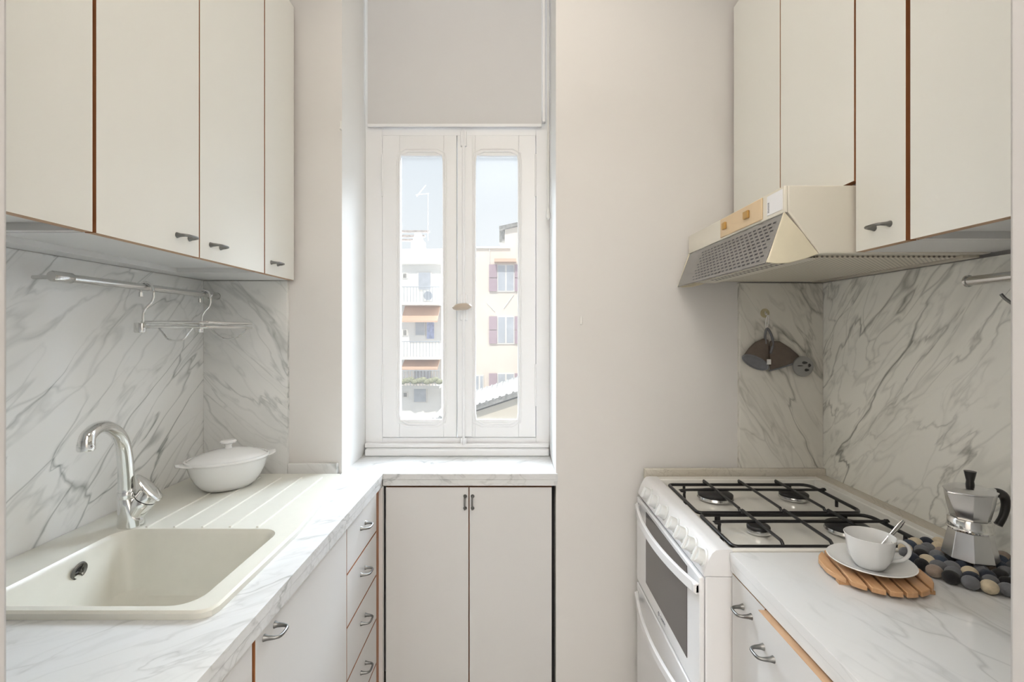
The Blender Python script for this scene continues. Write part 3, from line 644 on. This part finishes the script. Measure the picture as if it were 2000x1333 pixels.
def pan_support(y0, y1, yc, label):
    x0, x1, z, r = 0.513, 0.965, 0.897, 0.0048
    t = thing('pan_support', label, 'pan support', (0.74, (y0 + y1) / 2, 0.868), 'black pan supports on the hob')
    bm = bmn(); c = 0.028
    loop = []
    for cx_, cy_, a0 in ((x1 - c, y1 - c, 0), (x0 + 0.012, y1 - 0.012, 90), (x0 + 0.012, y0 + 0.012, 180), (x1 - c, y0 + c, 270)):
        rr = c if cx_ > 0.7 else 0.012
        for k in range(5): a = R(a0 + 22.5 * k); loop.append((cx_ + rr * math.cos(a), cy_ + rr * math.sin(a), z - 0.006))
    tube(bm, loop, r, 10, closed=True); obj('outer_frame', bm, 'iron', t)
    for x in (0.631, 0.745, 0.865):
        bm = bmn(); tube(bm, bez([(x, y1 + 0.004, z - 0.008), (x, y1 + 0.010, z + 0.003), (x, y1 - 0.012, z + 0.004), (x, y0 + 0.035, z + 0.003), (x, y0 + 0.012, z + 0.001), (x, y0 + 0.004, z - 0.010)], 5), 0.0040, 8); obj('bar', bm, 'iron', t)
    bm = bmn(); tube(bm, bez([(x0 + 0.024, yc, z - 0.024), (x0 + 0.025, yc, z - 0.005), (x0 + 0.042, yc, z + 0.002), (x1 - 0.03, yc, z + 0.002), (x1 - 0.006, yc, z + 0.004), (x1 + 0.002, yc, z - 0.006)], 5), 0.0042, 8); obj('cross_bar', bm, 'iron', t)
    for x, y in ((x0 + 0.05, y1), (x0 + 0.004, yc - 0.06), (x1 - 0.06, y1), (x1, yc - 0.06), (x0 + 0.05, y0), (x1 - 0.06, y0)):
        bm = bmn(); tube(bm, [(x, y, z - 0.006), (x, y, 0.8685)], 0.0045, 8); obj('foot', bm, 'iron', t)
pan_support(1.328, 1.573, 1.497, 'black iron pan support beside the window wall, over the two far burners')
pan_support(1.118, 1.312, 1.247, 'black iron pan support beside the coffee cup, over the two near burners')

# ------------------------------------------------------------------ cooker hood
hd = thing('cooker_hood', 'cream cooker hood with its smoked grey flap folded open above the stove', 'cooker hood', (0.8, 1.38, 1.56))
HY0, HY1 = 1.097, 1.686
bm = bmn()
prism(bm, [(0.627, HY0, 1.658), (0.627, HY0, 1.7165), (1.086, HY0, 1.7165), (1.086, HY0, 1.5625), (0.698, HY0, 1.5625)], (0, HY1 - HY0, 0))
obj('housing', bm, 'hood', hd, bevel=0.003)
bm = bmn(); box(bm, 0.619, 0.627, HY0, HY1, 1.6555, 1.7165); fp = obj('front_panel', bm, 'hood', hd, bevel=0.002)
cpn = mbox('control_panel', 'hood_panel', fp, 0.6155, 0.6195, 1.190, 1.425, 1.660, 1.714, bevel=0.002)
for y, ww in ((1.392, 0.010), (1.262, 0.013)):
    mbox('slider', 'slider', cpn, 0.609, 0.6156, y - ww, y + ww, 1.679, 1.699, bevel=0.002)
mbox('sticker', 'sticker', fp, 0.6182, 0.6192, 1.104, 1.170, 1.664, 1.710)
bm = bmn()
for k in range(7): box(bm, 0.6178, 0.6183, 1.160, 1.166, 1.670 + k * 0.0036, 1.672 + k * 0.0036)
obj('printed_marks', bm, 'grey_print', fp, smooth=False)
# smoked flap with rows of slots, hanging open from the lower front edge
fa, fb = Vector((0.6215, 0, 1.655)), Vector((0.579, 0, 1.5425)); fd = (fb - fa); fn = Vector((fd.z, 0, -fd.x)).normalized()
bm = bmn(); prism(bm, [fa + Vector((0, HY0 + 0.008, 0)), fb + Vector((0, HY0 + 0.008, 0)), fb - fn * 0.004 + Vector((0, HY0 + 0.008, 0)), fa - fn * 0.004 + Vector((0, HY0 + 0.008, 0))], (0, HY1 - HY0 - 0.014, 0))
rows = 10
for r_ in range(rows):
    s = 0.14 + 0.78 * r_ / (rows - 1); c0 = fa + fd * s
    for k in range(19):
        y = 1.130 + k * 0.0235 + (0.0118 if r_ % 2 else 0) 
        if y > 1.56: continue
        u = fd.normalized() * 0.0022; q = c0 + fn * 0.0004 + Vector((0, y, 0))
        bm.faces.new([bm.verts.new(q + a) for a in (-u + Vector((0, -0.0075, 0)), u + Vector((0, -0.0075, 0)), u + Vector((0, 0.0075, 0)), -u + Vector((0, 0.0075, 0)))]).material_index = 1
flap = tag(obj('flap', bm, ['flap', 'slot'], hd, smooth=False), 'smoked grey flap with rows of slots')
for y0 in (HY0, HY1 - 0.006):
    bm = bmn(); pts = [(0.6195, 1.657), (0.585, 1.556), (0.579, 1.543), (0.600, 1.5395), (0.630, 1.541), (0.662, 1.549), (0.697, 1.5615), (0.660, 1.610)]
    prism(bm, [(x, y0, z) for x, z in pts], (0, 0.006, 0)); obj('flap_wing', bm, 'hood_side', flap, bevel=0.0015)
# underside: perforated filter
m_, t_, p_ = new_mat('perforated_filter'); v_ = coords(t_, (0, 0, R(45)), (1, 1, 1))
vo = N(t_, 'ShaderNodeTexVoronoi'); t_.links.new(v_, vo.inputs['Vector']); vo.inputs['Scale'].default_value = 120; vo.inputs['Randomness'].default_value = 0.0
t_.links.new(mix(t_, rng(t_, vo.outputs['Distance'], 0.36, 0.40), (0.26, 0.235, 0.19), (0.74, 0.69, 0.58)), p_.inputs['Base Color']); p_.inputs['Roughness'].default_value = 0.45
M['perf'] = m_
bm = bmn(); box(bm, 0.712, 1.035, HY0 + 0.03, HY1 - 0.02, 1.5575, 1.5624); obj('filter_panel', bm, 'perf', hd, smooth=False, bevel=0.001)
bm = bmn(); box(bm, 0.640, 0.708, HY0 + 0.03, HY1 - 0.01, 1.5535, 1.5570, 0)
for k in range(19):
    for q, x in enumerate((0.655, 0.672)):
        y = 1.15 + k * 0.0235 + 0.006 * q; f = [bm.verts.new((x + a, y + b, 1.5532)) for a, b in ((-0.004, -0.0075), (0.004, -0.0075), (0.004, 0.0075), (-0.004, 0.0075))]; bm.faces.new(f).material_index = 1
obj('intake_grille', bm, ['hood', 'slot'], hd, smooth=False)
bm = bmn(); box(bm, 1.040, 1.078, HY0 + 0.02, HY1 - 0.01, 1.556, 1.5624); obj('rear_strip', bm, 'filter', hd)

# ------------------------------------------------------------------ things on the right worktop
tv = thing('trivet', 'round slatted wooden trivet under the saucer', 'trivet', (0.735, 0.985, 0.890))
tm = Matrix.Translation((0.735, 0.985, 0.890)) @ Matrix.Rotation(R(-14), 4, 'Z'); TR = 0.0935
for k in range(7):
    x0 = -TR + 0.002 + k * 0.0269; x1 = x0 + 0.0215
    if k == 6: x1 = TR - 0.002
    bm = bmn(); top = []
    for sgn in (-1, 1):
        xs = [x0 + (x1 - x0) * j / 4 for j in range(5)]
        if sgn > 0: xs.reverse()
        for x in xs: top.append((x, sgn * max(0.02, math.sqrt(max(0.0, TR * TR - x * x)))))
    loft(bm, [[tm @ Vector((x, y, 0.0065)) for x, y in top], [tm @ Vector((x, y, 0.0165)) for x, y in top]]); obj('slat', bm, 'beech', tv, bevel=0.0015)
for y in (-0.045, 0.045):
    bm = bmn(); loft(bm, [[tm @ Vector((a, y + b, z)) for a, b in ((-0.08, -0.008), (0.08, -0.008), (0.08, 0.008), (-0.08, 0.008))] for z in (0.0005, 0.007)]); obj('cross_rail', bm, 'beech', tv)
SAU = (0.730, 0.985, 0.9068)
bm = bmn(); lathe(bm, [(0.026, 0.0), (0.027, 0.0), (0.030, 0.003), (0.050, 0.007), (0.074, 0.0165), (0.0755, 0.018), (0.074, 0.0192), (0.050, 0.011), (0.032, 0.0072), (0.028, 0.005), (0.001, 0.005)], 48, Matrix.Translation(SAU))
tag(obj('saucer', bm, 'ceramic', None, loc=SAU), 'white ceramic saucer under the cup, on the wooden trivet', 'saucer')
cup = thing('coffee_cup', 'white ceramic coffee cup with spiral fluting on the saucer', 'cup', (0.727, 0.983, 0.9122))
bm = bmn(); n = 48; rings = []
prof = [(0.024, 0.0), (0.026, 0.001), (0.031, 0.008), (0.037, 0.020), (0.0405, 0.036), (0.0425, 0.050), (0.0450, 0.062), (0.0462, 0.0655), (0.0452, 0.0662), (0.0425, 0.058), (0.0395, 0.038), (0.034, 0.018), (0.024, 0.008), (0.001, 0.007)]
for i, (r, z) in enumerate([(r * 0.96, z * 0.96) for r, z in prof]):
    am = 0.0007 * math.sin(PI * min(1, z / 0.062)) if i < 7 else 0
    rings.append([Vector((0.727 + (r + am * math.sin(10 * (2 * PI * k / n) + z * 60)) * math.cos(2 * PI * k / n), 0.983 + (r + am * math.sin(10 * (2 * PI * k / n) + z * 60)) * math.sin(2 * PI * k / n), 0.9122 + z)) for k in range(n)])
loft(bm, rings); obj('bowl', bm, 'ceramic', cup, angle=60)
hd_ = Vector((0.96, -0.28, 0)).normalized(); bm = bmn(); c0 = Vector((0.727, 0.983, 0.9122))
pth = bez([c0 + hd_ * 0.0388 + Vector((0, 0, 0.050)), c0 + hd_ * 0.054 + Vector((0, 0, 0.055)), c0 + hd_ * 0.066 + Vector((0, 0, 0.046)), c0 + hd_ * 0.067 + Vector((0, 0, 0.032)), c0 + hd_ * 0.056 + Vector((0, 0, 0.019)), c0 + hd_ * 0.035 + Vector((0, 0, 0.014))], 6)
tube(bm, pth, 0.0036, 10); obj('handle', bm, 'ceramic', cup)
bm = bmn(); s0, s1 = Vector((0.727, 0.985, 0.9250)), Vector((0.803, 0.992, 1.0000)); dv = (s1 - s0)
pth = [s0 + dv * k / 8 for k in range(9)]
tube(bm, pth, lerp_list([0.0095, 0.0085, 0.003, 0.0028, 0.0034, 0.0042, 0.0050, 0.0056, 0.0040], 9), 12, flat=0.55)
tag(obj('teaspoon', bm, 'chrome', None), 'small steel teaspoon leaning in the white cup', 'spoon')

fm = thing('felt_ball_mat', 'round mat of black, grey and cream felt balls under the moka pot', 'mat', (0.955, 1.010, 0.890))
fr_ = 0.0132; ballmesh = []
for i in range(6):
    bm = bmn(); bmesh.ops.create_uvsphere(bm, u_segments=16, v_segments=10, radius=fr_)
    for v in bm.verts: v.co.z *= 0.96
    o = obj('felt_ball', bm, 'felt%d' % i, fm, local=True); ballmesh.append(o)
wts = [0, 0, 1, 2, 3, 5, 2, 3, 4, 1, 0, 5, 2]; cnt = 0; used = set()
for ring, num in enumerate((1, 6, 12, 18, 24)):
    rad = ring * 0.0258
    for k in range(num):
        a = 2 * PI * k / num + ring * 0.4; ci = random.choice(wts); src = ballmesh[ci]
        if ci in used: o = src.copy(); COL.objects.link(o); o.parent = fm
        else: o = src; used.add(ci)
        o.location = (rad * math.cos(a) + random.uniform(-.001, .001), rad * math.sin(a) + random.uniform(-.001, .001), fr_ * 0.96 * 1.02 + 0.0003)
        s = random.uniform(0.98, 1.12); o.scale = (s, s, random.uniform(0.95, 1.02)); o.rotation_euler = (0, 0, random.uniform(0, 6)); cnt += 1

MX, MY, MZ = 0.963, 1.018, 0.9155
mk = thing('moka_pot', 'octagonal aluminium moka pot with black handle standing on the felt mat', 'moka pot', (MX, MY, MZ))
mm = Matrix.Translation((MX, MY, MZ)) @ Matrix.Rotation(R(10), 4, 'Z')
bm = bmn(); lathe(bm, [(0.046, 0.0), (0.0465, 0.002), (0.0355, 0.055), (0.034, 0.057)], 8, mm); obj('boiler', bm, 'alu', mk, bevel=0.0008, angle=20)
bm = bmn(); lathe(bm, [(0.034, 0.057), (0.0385, 0.058), (0.039, 0.0605), (0.037, 0.063), (0.037, 0.078), (0.035, 0.081)], 40, mm); obj('collar', bm, 'chrome', mk)
bm = bmn(); rings = []
for r, z in ((0.0315, 0.081), (0.0325, 0.083), (0.0385, 0.110), (0.0425, 0.136), (0.0435, 0.1375)):
    ring = []
    for k in range(8):
        a = 2 * PI * k / 8; p = Vector((r * math.cos(a), r * math.sin(a), z))
        if k == 4: p.x -= max(0, (z - 0.083)) * 0.30
        ring.append(mm @ p)
    rings.append(ring)
loft(bm, rings); obj('upper_pot', bm, 'alu', mk, bevel=0.0008, angle=20)
bm = bmn(); rings = []
for r, z in ((0.044, 0.1375), (0.0445, 0.140), (0.030, 0.146), (0.010, 0.148)):
    ring = []
    for k in range(8):
        a = 2 * PI * k / 8; p = Vector((r * math.cos(a), r * math.sin(a), z))
        if k == 4: p.x -= max(0.0, r - 0.01) * 0.35
        ring.append(mm @ p)
    rings.append(ring)
loft(bm, rings); ld = obj('lid', bm, 'alu', mk, angle=12)
bm = bmn(); lathe(bm, [(0.007, 0.147), (0.0075, 0.150), (0.0065, 0.158), (0.010, 0.176), (0.0105, 0.178), (0.001, 0.179)], 12, mm); tag(obj('lid_knob', bm, 'bakelite', ld), 'black knob')
hx = (mm.to_3x3() @ Vector((1, -0.12, 0))).normalized(); hb = Vector((MX, MY, MZ)); bm = bmn()
pth = bez([hb + hx * 0.040 + Vector((0, 0, 0.128)), hb + hx * 0.058 + Vector((0, 0, 0.132)), hb + hx * 0.074 + Vector((0, 0, 0.125)), hb + hx * 0.079 + Vector((0, 0, 0.106)), hb + hx * 0.073 + Vector((0, 0, 0.082)), hb + hx * 0.062 + Vector((0, 0, 0.064))], 6)
tube(bm, pth, lerp_list([0.0085, 0.0098, 0.0090, 0.0078, 0.0070, 0.0072], len(pth)), 12); tag(obj('handle', bm, 'bakelite', mk), 'black curved handle')
bm = bmn(); hl = frame_to(hb + hx * 0.042 + Vector((0, 0, 0.134)), hx); lathe(bm, [(0.007, -0.004), (0.008, 0.0), (0.008, 0.010), (0.006, 0.012)], 10, hl); obj('hinge', bm, 'alu', mk)

# ------------------------------------------------------------------ oven mitt, disc, hook on the right return
YM = 1.688
hkp = at(1495, 612, YM - 0.004)
mh = thing('adhesive_hook', 'small white hook on a yellowed patch above the oven mitt', 'hook', hkp)
bm = bmn(); lathe(bm, [(0.016, 0.0), (0.016, 0.001)], 28, frame_to((hkp.x, YM, hkp.z), (0, -1, 0))); tag(obj('patch', bm, 'adhesive', mh), 'yellowed adhesive patch')
bm = bmn(); tube(bm, bez([(hkp.x, YM - 0.002, hkp.z + 0.006), (hkp.x, YM - 0.004, hkp.z - 0.002), (hkp.x, YM - 0.010, hkp.z - 0.006), (hkp.x, YM - 0.013, hkp.z - 0.001)], 5), 0.0022, 8); obj('prong', bm, 'white_plastic', mh)
mt = thing('oven_mitt', 'grey-brown double-ended pocket oven mitt hanging folded on the marble by the hood', 'oven mitt', at(1495, 640, YM - 0.01))
def wp(px, py, dy=0.0): return at(px, py, YM) + Vector((0, -dy, 0))
PX = YM / FOC
def lobe(rings, name, mat, tilt=None):
    bm = bmn(); out = []
    for i, (px, py, ux, uy, half, dep, cy_) in enumerate(rings):
        c = wp(px, py, cy_); u = Vector((ux, 0, -uy)).normalized(); n_ = Vector((-u.z, 0, u.x)); tl = tilt[i] * PX if tilt else 0.0
        out.append([c + u * (math.cos(2 * PI * k / 24) * half * PX) + (Vector((0, dep, 0)) - n_ * tl) * math.sin(2 * PI * k / 24) for k in range(24)])
    loft(bm, out, cap1=not tilt); return obj(name, bm, mat, mt, angle=70), out
pk, out = lobe([(1492, 663, 1, 0.3, 5, 0.006, 0.012), (1484, 675, 1, 0.45, 15, 0.009, 0.014), (1477, 690, 1, 0.5, 22, 0.012, 0.017), (1471, 703, 0.9, 0.5, 25, 0.016, 0.0195), (1469.5, 707.5, 0.9, 0.5, 26, 0.0165, 0.020)], 'pocket', 'mitt', [0, 1, 3, 7, 9])
bm = bmn(); tube(bm, out[-1], 0.0028, 8, closed=True); obj('binding', bm, 'mitt_trim', pk)
cc = sum(out[-1], Vector()) / 24; up_ = (wp(1490, 672) - wp(1469.5, 707.5)); bm = bmn()
loft(bm, [[cc + (p - cc) * 0.97 for p in out[-1]], [cc + (p - cc) * 0.80 + up_ * 0.12 for p in out[-1]], [cc + (p - cc) * 0.45 + up_ * 0.25 for p in out[-1]]], cap0=False); obj('lining', bm, 'mitt_trim', pk, angle=70)
lobe([(1498.5, 700, 0.05, 1, 22, 0.004, 0.014), (1502, 695, 0.05, 1, 29, 0.010, 0.015), (1516, 693, -0.1, 1, 26, 0.012, 0.015), (1534, 698, -0.25, 1, 19, 0.011, 0.014), (1549, 702, -0.35, 1, 11, 0.008, 0.013), (1557, 703, -0.35, 1, 5, 0.005, 0.012)], 'pocket', 'mitt')
bm = bmn(); tube(bm, [wp(1497, 724, 0.016), wp(1516, 719, 0.02), wp(1540, 711, 0.02), wp(1556, 701, 0.017)], 0.0028, 8); obj('binding', bm, 'mitt_trim', mt)
bm = bmn(); tube(bm, bez([wp(1490, 672, 0.018), wp(1491, 655, 0.012), wp(1496, 642, 0.009), wp(1503, 655, 0.012), wp(1504, 672, 0.018), wp(1497, 690, 0.026)], 5), 0.0042, 8); obj('strap', bm, 'mitt_trim', mt)
bm = bmn(); tube(bm, bez([wp(1494, 641, 0.008), wp(1493, 628, 0.009), wp(1494.5, 618, 0.0135), wp(1497, 617.5, 0.0135), wp(1498, 628, 0.009), wp(1496.5, 641, 0.008)], 5), 0.0020, 8); obj('hanging_loop', bm, 'white_plastic', mt)
tag(mbox('care_tag', 'white_plastic', mt, *[v for v in (wp(1487, 0).x, wp(1495, 0).x, YM - 0.0365, YM - 0.0355, wp(0, 711).z, wp(0, 701).z)]), 'white care tag')
dc = wp(1560, 715); dmx = frame_to((dc.x, YM - 0.020, dc.z), (0, -1, 0), (1, 0, 0))
bm = bmn(); lathe(bm, [(0.034, 0.0), (0.0355, 0.003), (0.0345, 0.007), (0.030, 0.0085), (0.001, 0.0092)], 40, dmx); tube(bm, [(dc.x, YM - 0.0005, dc.z), (dc.x, YM - 0.021, dc.z)], [0.016, 0.009], 20)
for ang, rad, l_, w_ in ((75, 0.013, 0.012, 0.0045), (-50, 0.016, 0.010, 0.0045), (10, 0.020, 0.006, 0.006), (170, 0.012, 0.013, 0.0018)):
    c2 = Vector((rad * math.cos(R(ang)), -rad * math.sin(R(ang)), 0)) if False else Vector((rad * math.cos(R(ang)), rad * math.sin(R(ang)), 0))
    vs = []
    for k in range(14):
        a = 2 * PI * k / 14; q = Vector((l_ * math.cos(a) * 0.8, w_ * math.sin(a) * (1 - 0.35 * math.cos(a)), 0.0098)); vs.append(bm.verts.new(dmx @ (q + c2)))
    bm.faces.new(vs).material_index = 1
tag(obj('wall_disc', bm, ['disc', 'cap'], None), 'round grey disc with leaf-shaped cutouts hanging beside the oven mitt', 'disc')
# small hooks on the plaster
for px, py, lab in ((1135, 626, 'tiny white wall hook on bare plaster between window and stove'), (667, 246, 'tiny white nub on the edge of the window niche')):
    p = at(px, py, YB); t = bmn(); box(t, p.x - 0.003, p.x + 0.003, YB - 0.008, YB, p.z - 0.016, p.z + 0.014); box(t, p.x - 0.003, p.x + 0.003, YB - 0.014, YB - 0.008, p.z - 0.016, p.z - 0.010)
    tag(obj('wall_hook', t, 'white_plastic', None, bevel=0.001, loc=p), lab, 'hook')

# ------------------------------------------------------------------ outside: courtyard, two apartment buildings, a lower roof
def em(name, col, var=0.05, scale=0.8, rough=0.85): M[name] = simple(name, col, rough, var=var, scale=scale); return name
em('cream_plaster', (0.82, 0.73, 0.64)); em('white_plaster', (0.86, 0.84, 0.81)); em('pale_stone', (0.82, 0.79, 0.75)); em('shutter_paint', (0.46, 0.34, 0.38))
em('terracotta', (0.66, 0.46, 0.41), 0.15, 6); em('awning_cloth', (0.76, 0.52, 0.38)); em('far_pane', (0.48, 0.50, 0.54), 0.1, 2, 0.3); em('grey_tile', (0.30, 0.285, 0.26), 0.25, 5)
em('plant_green', (0.36, 0.36, 0.24), 0.3, 12); em('laundry_cloth', (0.42, 0.46, 0.66), 0.2, 6); em('courtyard_ground', (0.07, 0.07, 0.068)); em('ochre_plaster', (0.70, 0.62, 0.50))
struct(mbox('ground', 'courtyard_ground', None, -60, 60, 2.3, 90, -12.2, -12.0))
def rect(px0, px1, py0, py1, Y): a, b = at(px0, py1, Y), at(px1, py0, Y); return a.x, b.x, a.z, b.z
Y1 = 30.0
bd = thing('apartment_building', 'cream apartment building with violet-grey shutters seen through the right casement', 'building', (3.0, Y1 + 4, -12))
x0, x1, z0, z1 = rect(922, 1400, 486, 1072, Y1)
bm = bmn(); box(bm, x0, 12, Y1, Y1 + 8, -12, z1); obj('wall', bm, 'cream_plaster', bd)
mbox('cornice', 'pale_stone', bd, x0 - 0.1, 0.0, Y1 - 0.15, Y1 + 8, z1, z1 + 0.12)
a = at(986, 445, Y1)
bm = bmn(); prism(bm, [(a.x, Y1 + 0.3, z1), (12, Y1 + 0.3, z1), (12, Y1 + 0.3, a.z + 2.6), (a.x, Y1 + 0.3, a.z - 0.05)], (0, 6, 0)); obj('tower_wall', bm, 'cream_plaster', bd)
bm = bmn(); prism(bm, [(a.x - 0.35, Y1, a.z - 0.1), (12, Y1, a.z + 2.65), (12, Y1, a.z + 2.85), (a.x - 0.35, Y1, a.z + 0.10)], (0, 6.4, 0)); obj('tower_roof', bm, 'grey_tile', bd)
x_, xx_, za, zb = rect(975, 985, 440, 471, Y1); mbox('roof_vent', 'grey_tile', bd, x_, xx_, Y1 + 0.5, Y1 + 1.4, za, zb)
for (pa, pb, pc, pd) in ((973, 1003, 519, 568), (973, 1003, 620, 670), (973, 1003, 731, 782), (930, 943, 735, 768), (973, 1003, 838, 890)):
    xa, xb, za, zb = rect(pa, pb, pc, pd, Y1)
    f = mbox('window_frame', 'pale_stone', bd, xa - 0.06, xb + 0.06, Y1 - 0.08, Y1 + 0.02, za - 0.08, zb + 0.06)
    bm = bmn(); m_ = (xa + xb) / 2
    box(bm, xa, m_ - 0.05, Y1 - 0.1, Y1 - 0.07, za, zb); box(bm, m_ + 0.05, xb, Y1 - 0.1, Y1 - 0.07, za, zb); obj('pane', bm, 'far_pane', f)
    if pa > 950:
        for sa, sb in ((xa - 0.56, xa - 0.07), (xb + 0.07, xb + 0.40)):
            bm = bmn(); box(bm, sa, sb, Y1 - 0.14, Y1 - 0.06, za - 0.05, (za + zb) / 2 - 0.02); box(bm, sa, sb, Y1 - 0.14, Y1 - 0.06, (za + zb) / 2 + 0.02, zb + 0.05); obj('shutter', bm, 'shutter_paint', bd)
xa, xb, za, zb = rect(966, 1008, 508, 514, Y1); mbox('window_canopy', 'awning_cloth', bd, xa, xb, Y1 - 0.6, Y1, za, zb)
for p in (((956, 548), (956, 486)), ((951, 592), (966, 608)), ((984, 602), (1003, 576))):
    bm = bmn(); tube(bm, [at(*p[0], Y1 - 0.05), at(*p[1], Y1 - 0.05)], 0.03, 6); obj('drain_pipe', bm, 'pale_stone', bd)
Y0_ = 20.0
lw = thing('low_house', 'low ochre house with a sloping grey tiled roof below the shuttered building', 'building', (1.0, Y0_ + 3, -12))
a, b = at(915, 800, Y0_), at(1060, 752, Y0_)
bm = bmn(); prism(bm, [(a.x - 1.5, Y0_, -12), (5, Y0_, -12), (5, Y0_, b.z + (5 - b.x) * 0.33), (b.x, Y0_, b.z - 0.2), (a.x, Y0_, a.z - 0.2), (a.x - 1.5, Y0_, a.z - 0.7)], (0, 5, 0)); obj('wall', bm, 'ochre_plaster', lw)
bm = bmn(); sl = (b.z - a.z) / (b.x - a.x); prism(bm, [(a.x - 1.5, Y0_ - 0.3, a.z - 1.5 * sl - 0.1), (5, Y0_ - 0.3, a.z + (5 - a.x) * sl - 0.1), (5, Y0_ - 0.3, a.z + (5 - a.x) * sl + 0.12), (a.x - 1.5, Y0_ - 0.3, a.z - 1.5 * sl + 0.12)], (0, 6, 0))
for k in range(24):
    xk = a.x - 1.4 + k * 0.27; tube(bm, [(xk, Y0_ - 0.35, a.z + (xk - a.x) * sl + 0.12), (xk, Y0_ + 5.6, a.z + (xk - a.x) * sl + 0.11)], 0.06, 8)
obj('roof', bm, 'grey_tile', lw)
Y2 = 32.0
lb = thing('apartment_building', 'white apartment building with stacked balconies and orange awnings seen through the left casement', 'building', (-8, Y2 + 4, -12))
x0 = at(862, 600, Y2).x; zt = at(800, 518, Y2).z
bm = bmn(); box(bm, -14, x0, Y2, Y2 + 9, -12, zt); obj('wall', bm, 'white_plaster', lb)
mbox('eaves', 'pale_stone', lb, -14, x0 + 0.2, Y2 - 0.5, Y2 + 9, zt, zt + 0.15)
bm = bmn(); zr = at(800, 470, Y2).z; prism(bm, [(-14, Y2 - 0.3, zt + 0.15), (-14, Y2 + 3.2, zr), (-14, Y2 + 7, zt + 0.15)], (14 + at(855, 500, Y2).x, 0, 0)); obj('roof', bm, 'terracotta', lb)
xa, xb, za, zb = rect(803, 827, 470, 516, Y2); ch = mbox('chimney', 'white_plaster', lb, xa, xb, Y2 - 0.1, Y2 + 0.9, za, zb)
bm = bmn(); prism(bm, [(xa + 0.1, Y2, zb), (xb - 0.1, Y2, zb), ((xa + xb) / 2 + 0.15, Y2, zb + 0.55), ((xa + xb) / 2 - 0.15, Y2, zb + 0.55)], (0, 0.8, 0)); obj('chimney_cap', bm, 'white_plaster', ch)
xa, xb, za, zb = rect(782, 836, 450, 456, Y2 + 4)
for q in (0, 9, 17): a = rect(782, 838 - q, 450 + q, 453 + q, Y2 + 4); mbox('roof_terrace_beam', 'grey_tile', lb, a[0], a[1], Y2 + 4, Y2 + 4.4, a[2], a[3])
a, b = at(814, 384, Y2), at(832, 362, Y2); bm = bmn(); tube(bm, [a, b], 0.035, 6); tube(bm, [at(836, 470, Y2 + 4), at(836, 378, Y2 + 4)], 0.03, 6); tube(bm, [at(812, 381, Y2 + 4), at(838, 378, Y2 + 4)], 0.02, 6)
obj('roof_antenna', bm, 'pale_stone', lb)
for k, (ps, aw) in enumerate(((593, (597, 627)), (700, (703, 719)), (757, None), (860, (864, 884)))):
    xa, xb, za, zb = rect(770, 858, ps - 3, ps + 3, Y2 - 1.4)
    bl_ = mbox('balcony', 'pale_stone', lb, xa - 2, xb, Y2 - 1.4, Y2, za, zb)
    bm = bmn()
    for q in range(18): xq = xa - 0.6 + q * 0.2; tube(bm, [(xq, Y2 - 1.35, zb), (xq, Y2 - 1.35, zb + 0.95)], 0.018, 6)
    tube(bm, [(xa - 2, Y2 - 1.35, zb + 0.95), (xb, Y2 - 1.35, zb + 0.95)], 0.025, 6); obj('railing', bm, 'far_pane', bl_)
    if aw:
        xa, xb, za, zb = rect(786, 856, aw[0], aw[1], Y2 - 0.8); bm = bmn(); prism(bm, [(xa, Y2 - 0.05, zb), (xa, Y2 - 1.2, za), (xa, Y2 - 1.2, za - 0.1), (xa, Y2 - 0.05, zb - 0.1)], (xb - xa, 0, 0)); obj('awning', bm, 'awning_cloth', lb)
for (pa, pb, pc, pd, mm_) in ((818, 841, 533, 566, 'far_pane'), (812, 830, 622, 655, 'far_pane'), (834, 848, 624, 662, 'laundry_cloth'), (810, 842, 718, 741, 'far_pane'), (809, 832, 760, 785, 'far_pane'), (788, 794, 535, 543, 'grey_tile'), (788, 794, 645, 655, 'grey_tile'), (789, 795, 768, 775, 'grey_tile')):
    xa, xb, za, zb = rect(pa, pb, pc, pd, Y2); f = mbox('window_frame', 'pale_stone', lb, xa - 0.08, xb + 0.08, Y2 - 0.06, Y2 + 0.02, za - 0.06, zb + 0.06)
    mbox('pane', mm_, f, xa, xb, Y2 - 0.09, Y2 - 0.05, za, zb)
p = rect(826, 846, 567, 589, Y2 - 1.2); ac = thing('outside_air_conditioner', 'white air conditioner on the upper balcony of the white building', 'air conditioner', ((p[0] + p[1]) / 2, Y2 - 1.0, p[2]))
mbox('casing', 'white_plaster', ac, p[0], p[1], Y2 - 1.2, Y2 - 0.8, p[2], p[3], bevel=0.03)
bm = bmn(); lathe(bm, [(0.28, 0), (0.28, 0.02), (0.001, 0.03)], 20, frame_to(((p[0] + p[1]) / 2, Y2 - 1.2, (p[2] + p[3]) / 2), (0, -1, 0))); obj('fan_grille', bm, 'far_pane', ac)
bm = bmn()
for k in range(10):
    q = at(786 + k * 8, 746 - (k % 3) * 2, Y2 - 1.75); bmesh.ops.create_icosphere(bm, subdivisions=2, radius=0.22, matrix=Matrix.Translation(q) @ Matrix.Diagonal((1.2, 0.8, 0.8, 1)))
tag(obj('balcony_plants', bm, 'plant_green', None), 'row of green plants on a balcony of the white building', 'plants', None, 'stuff')
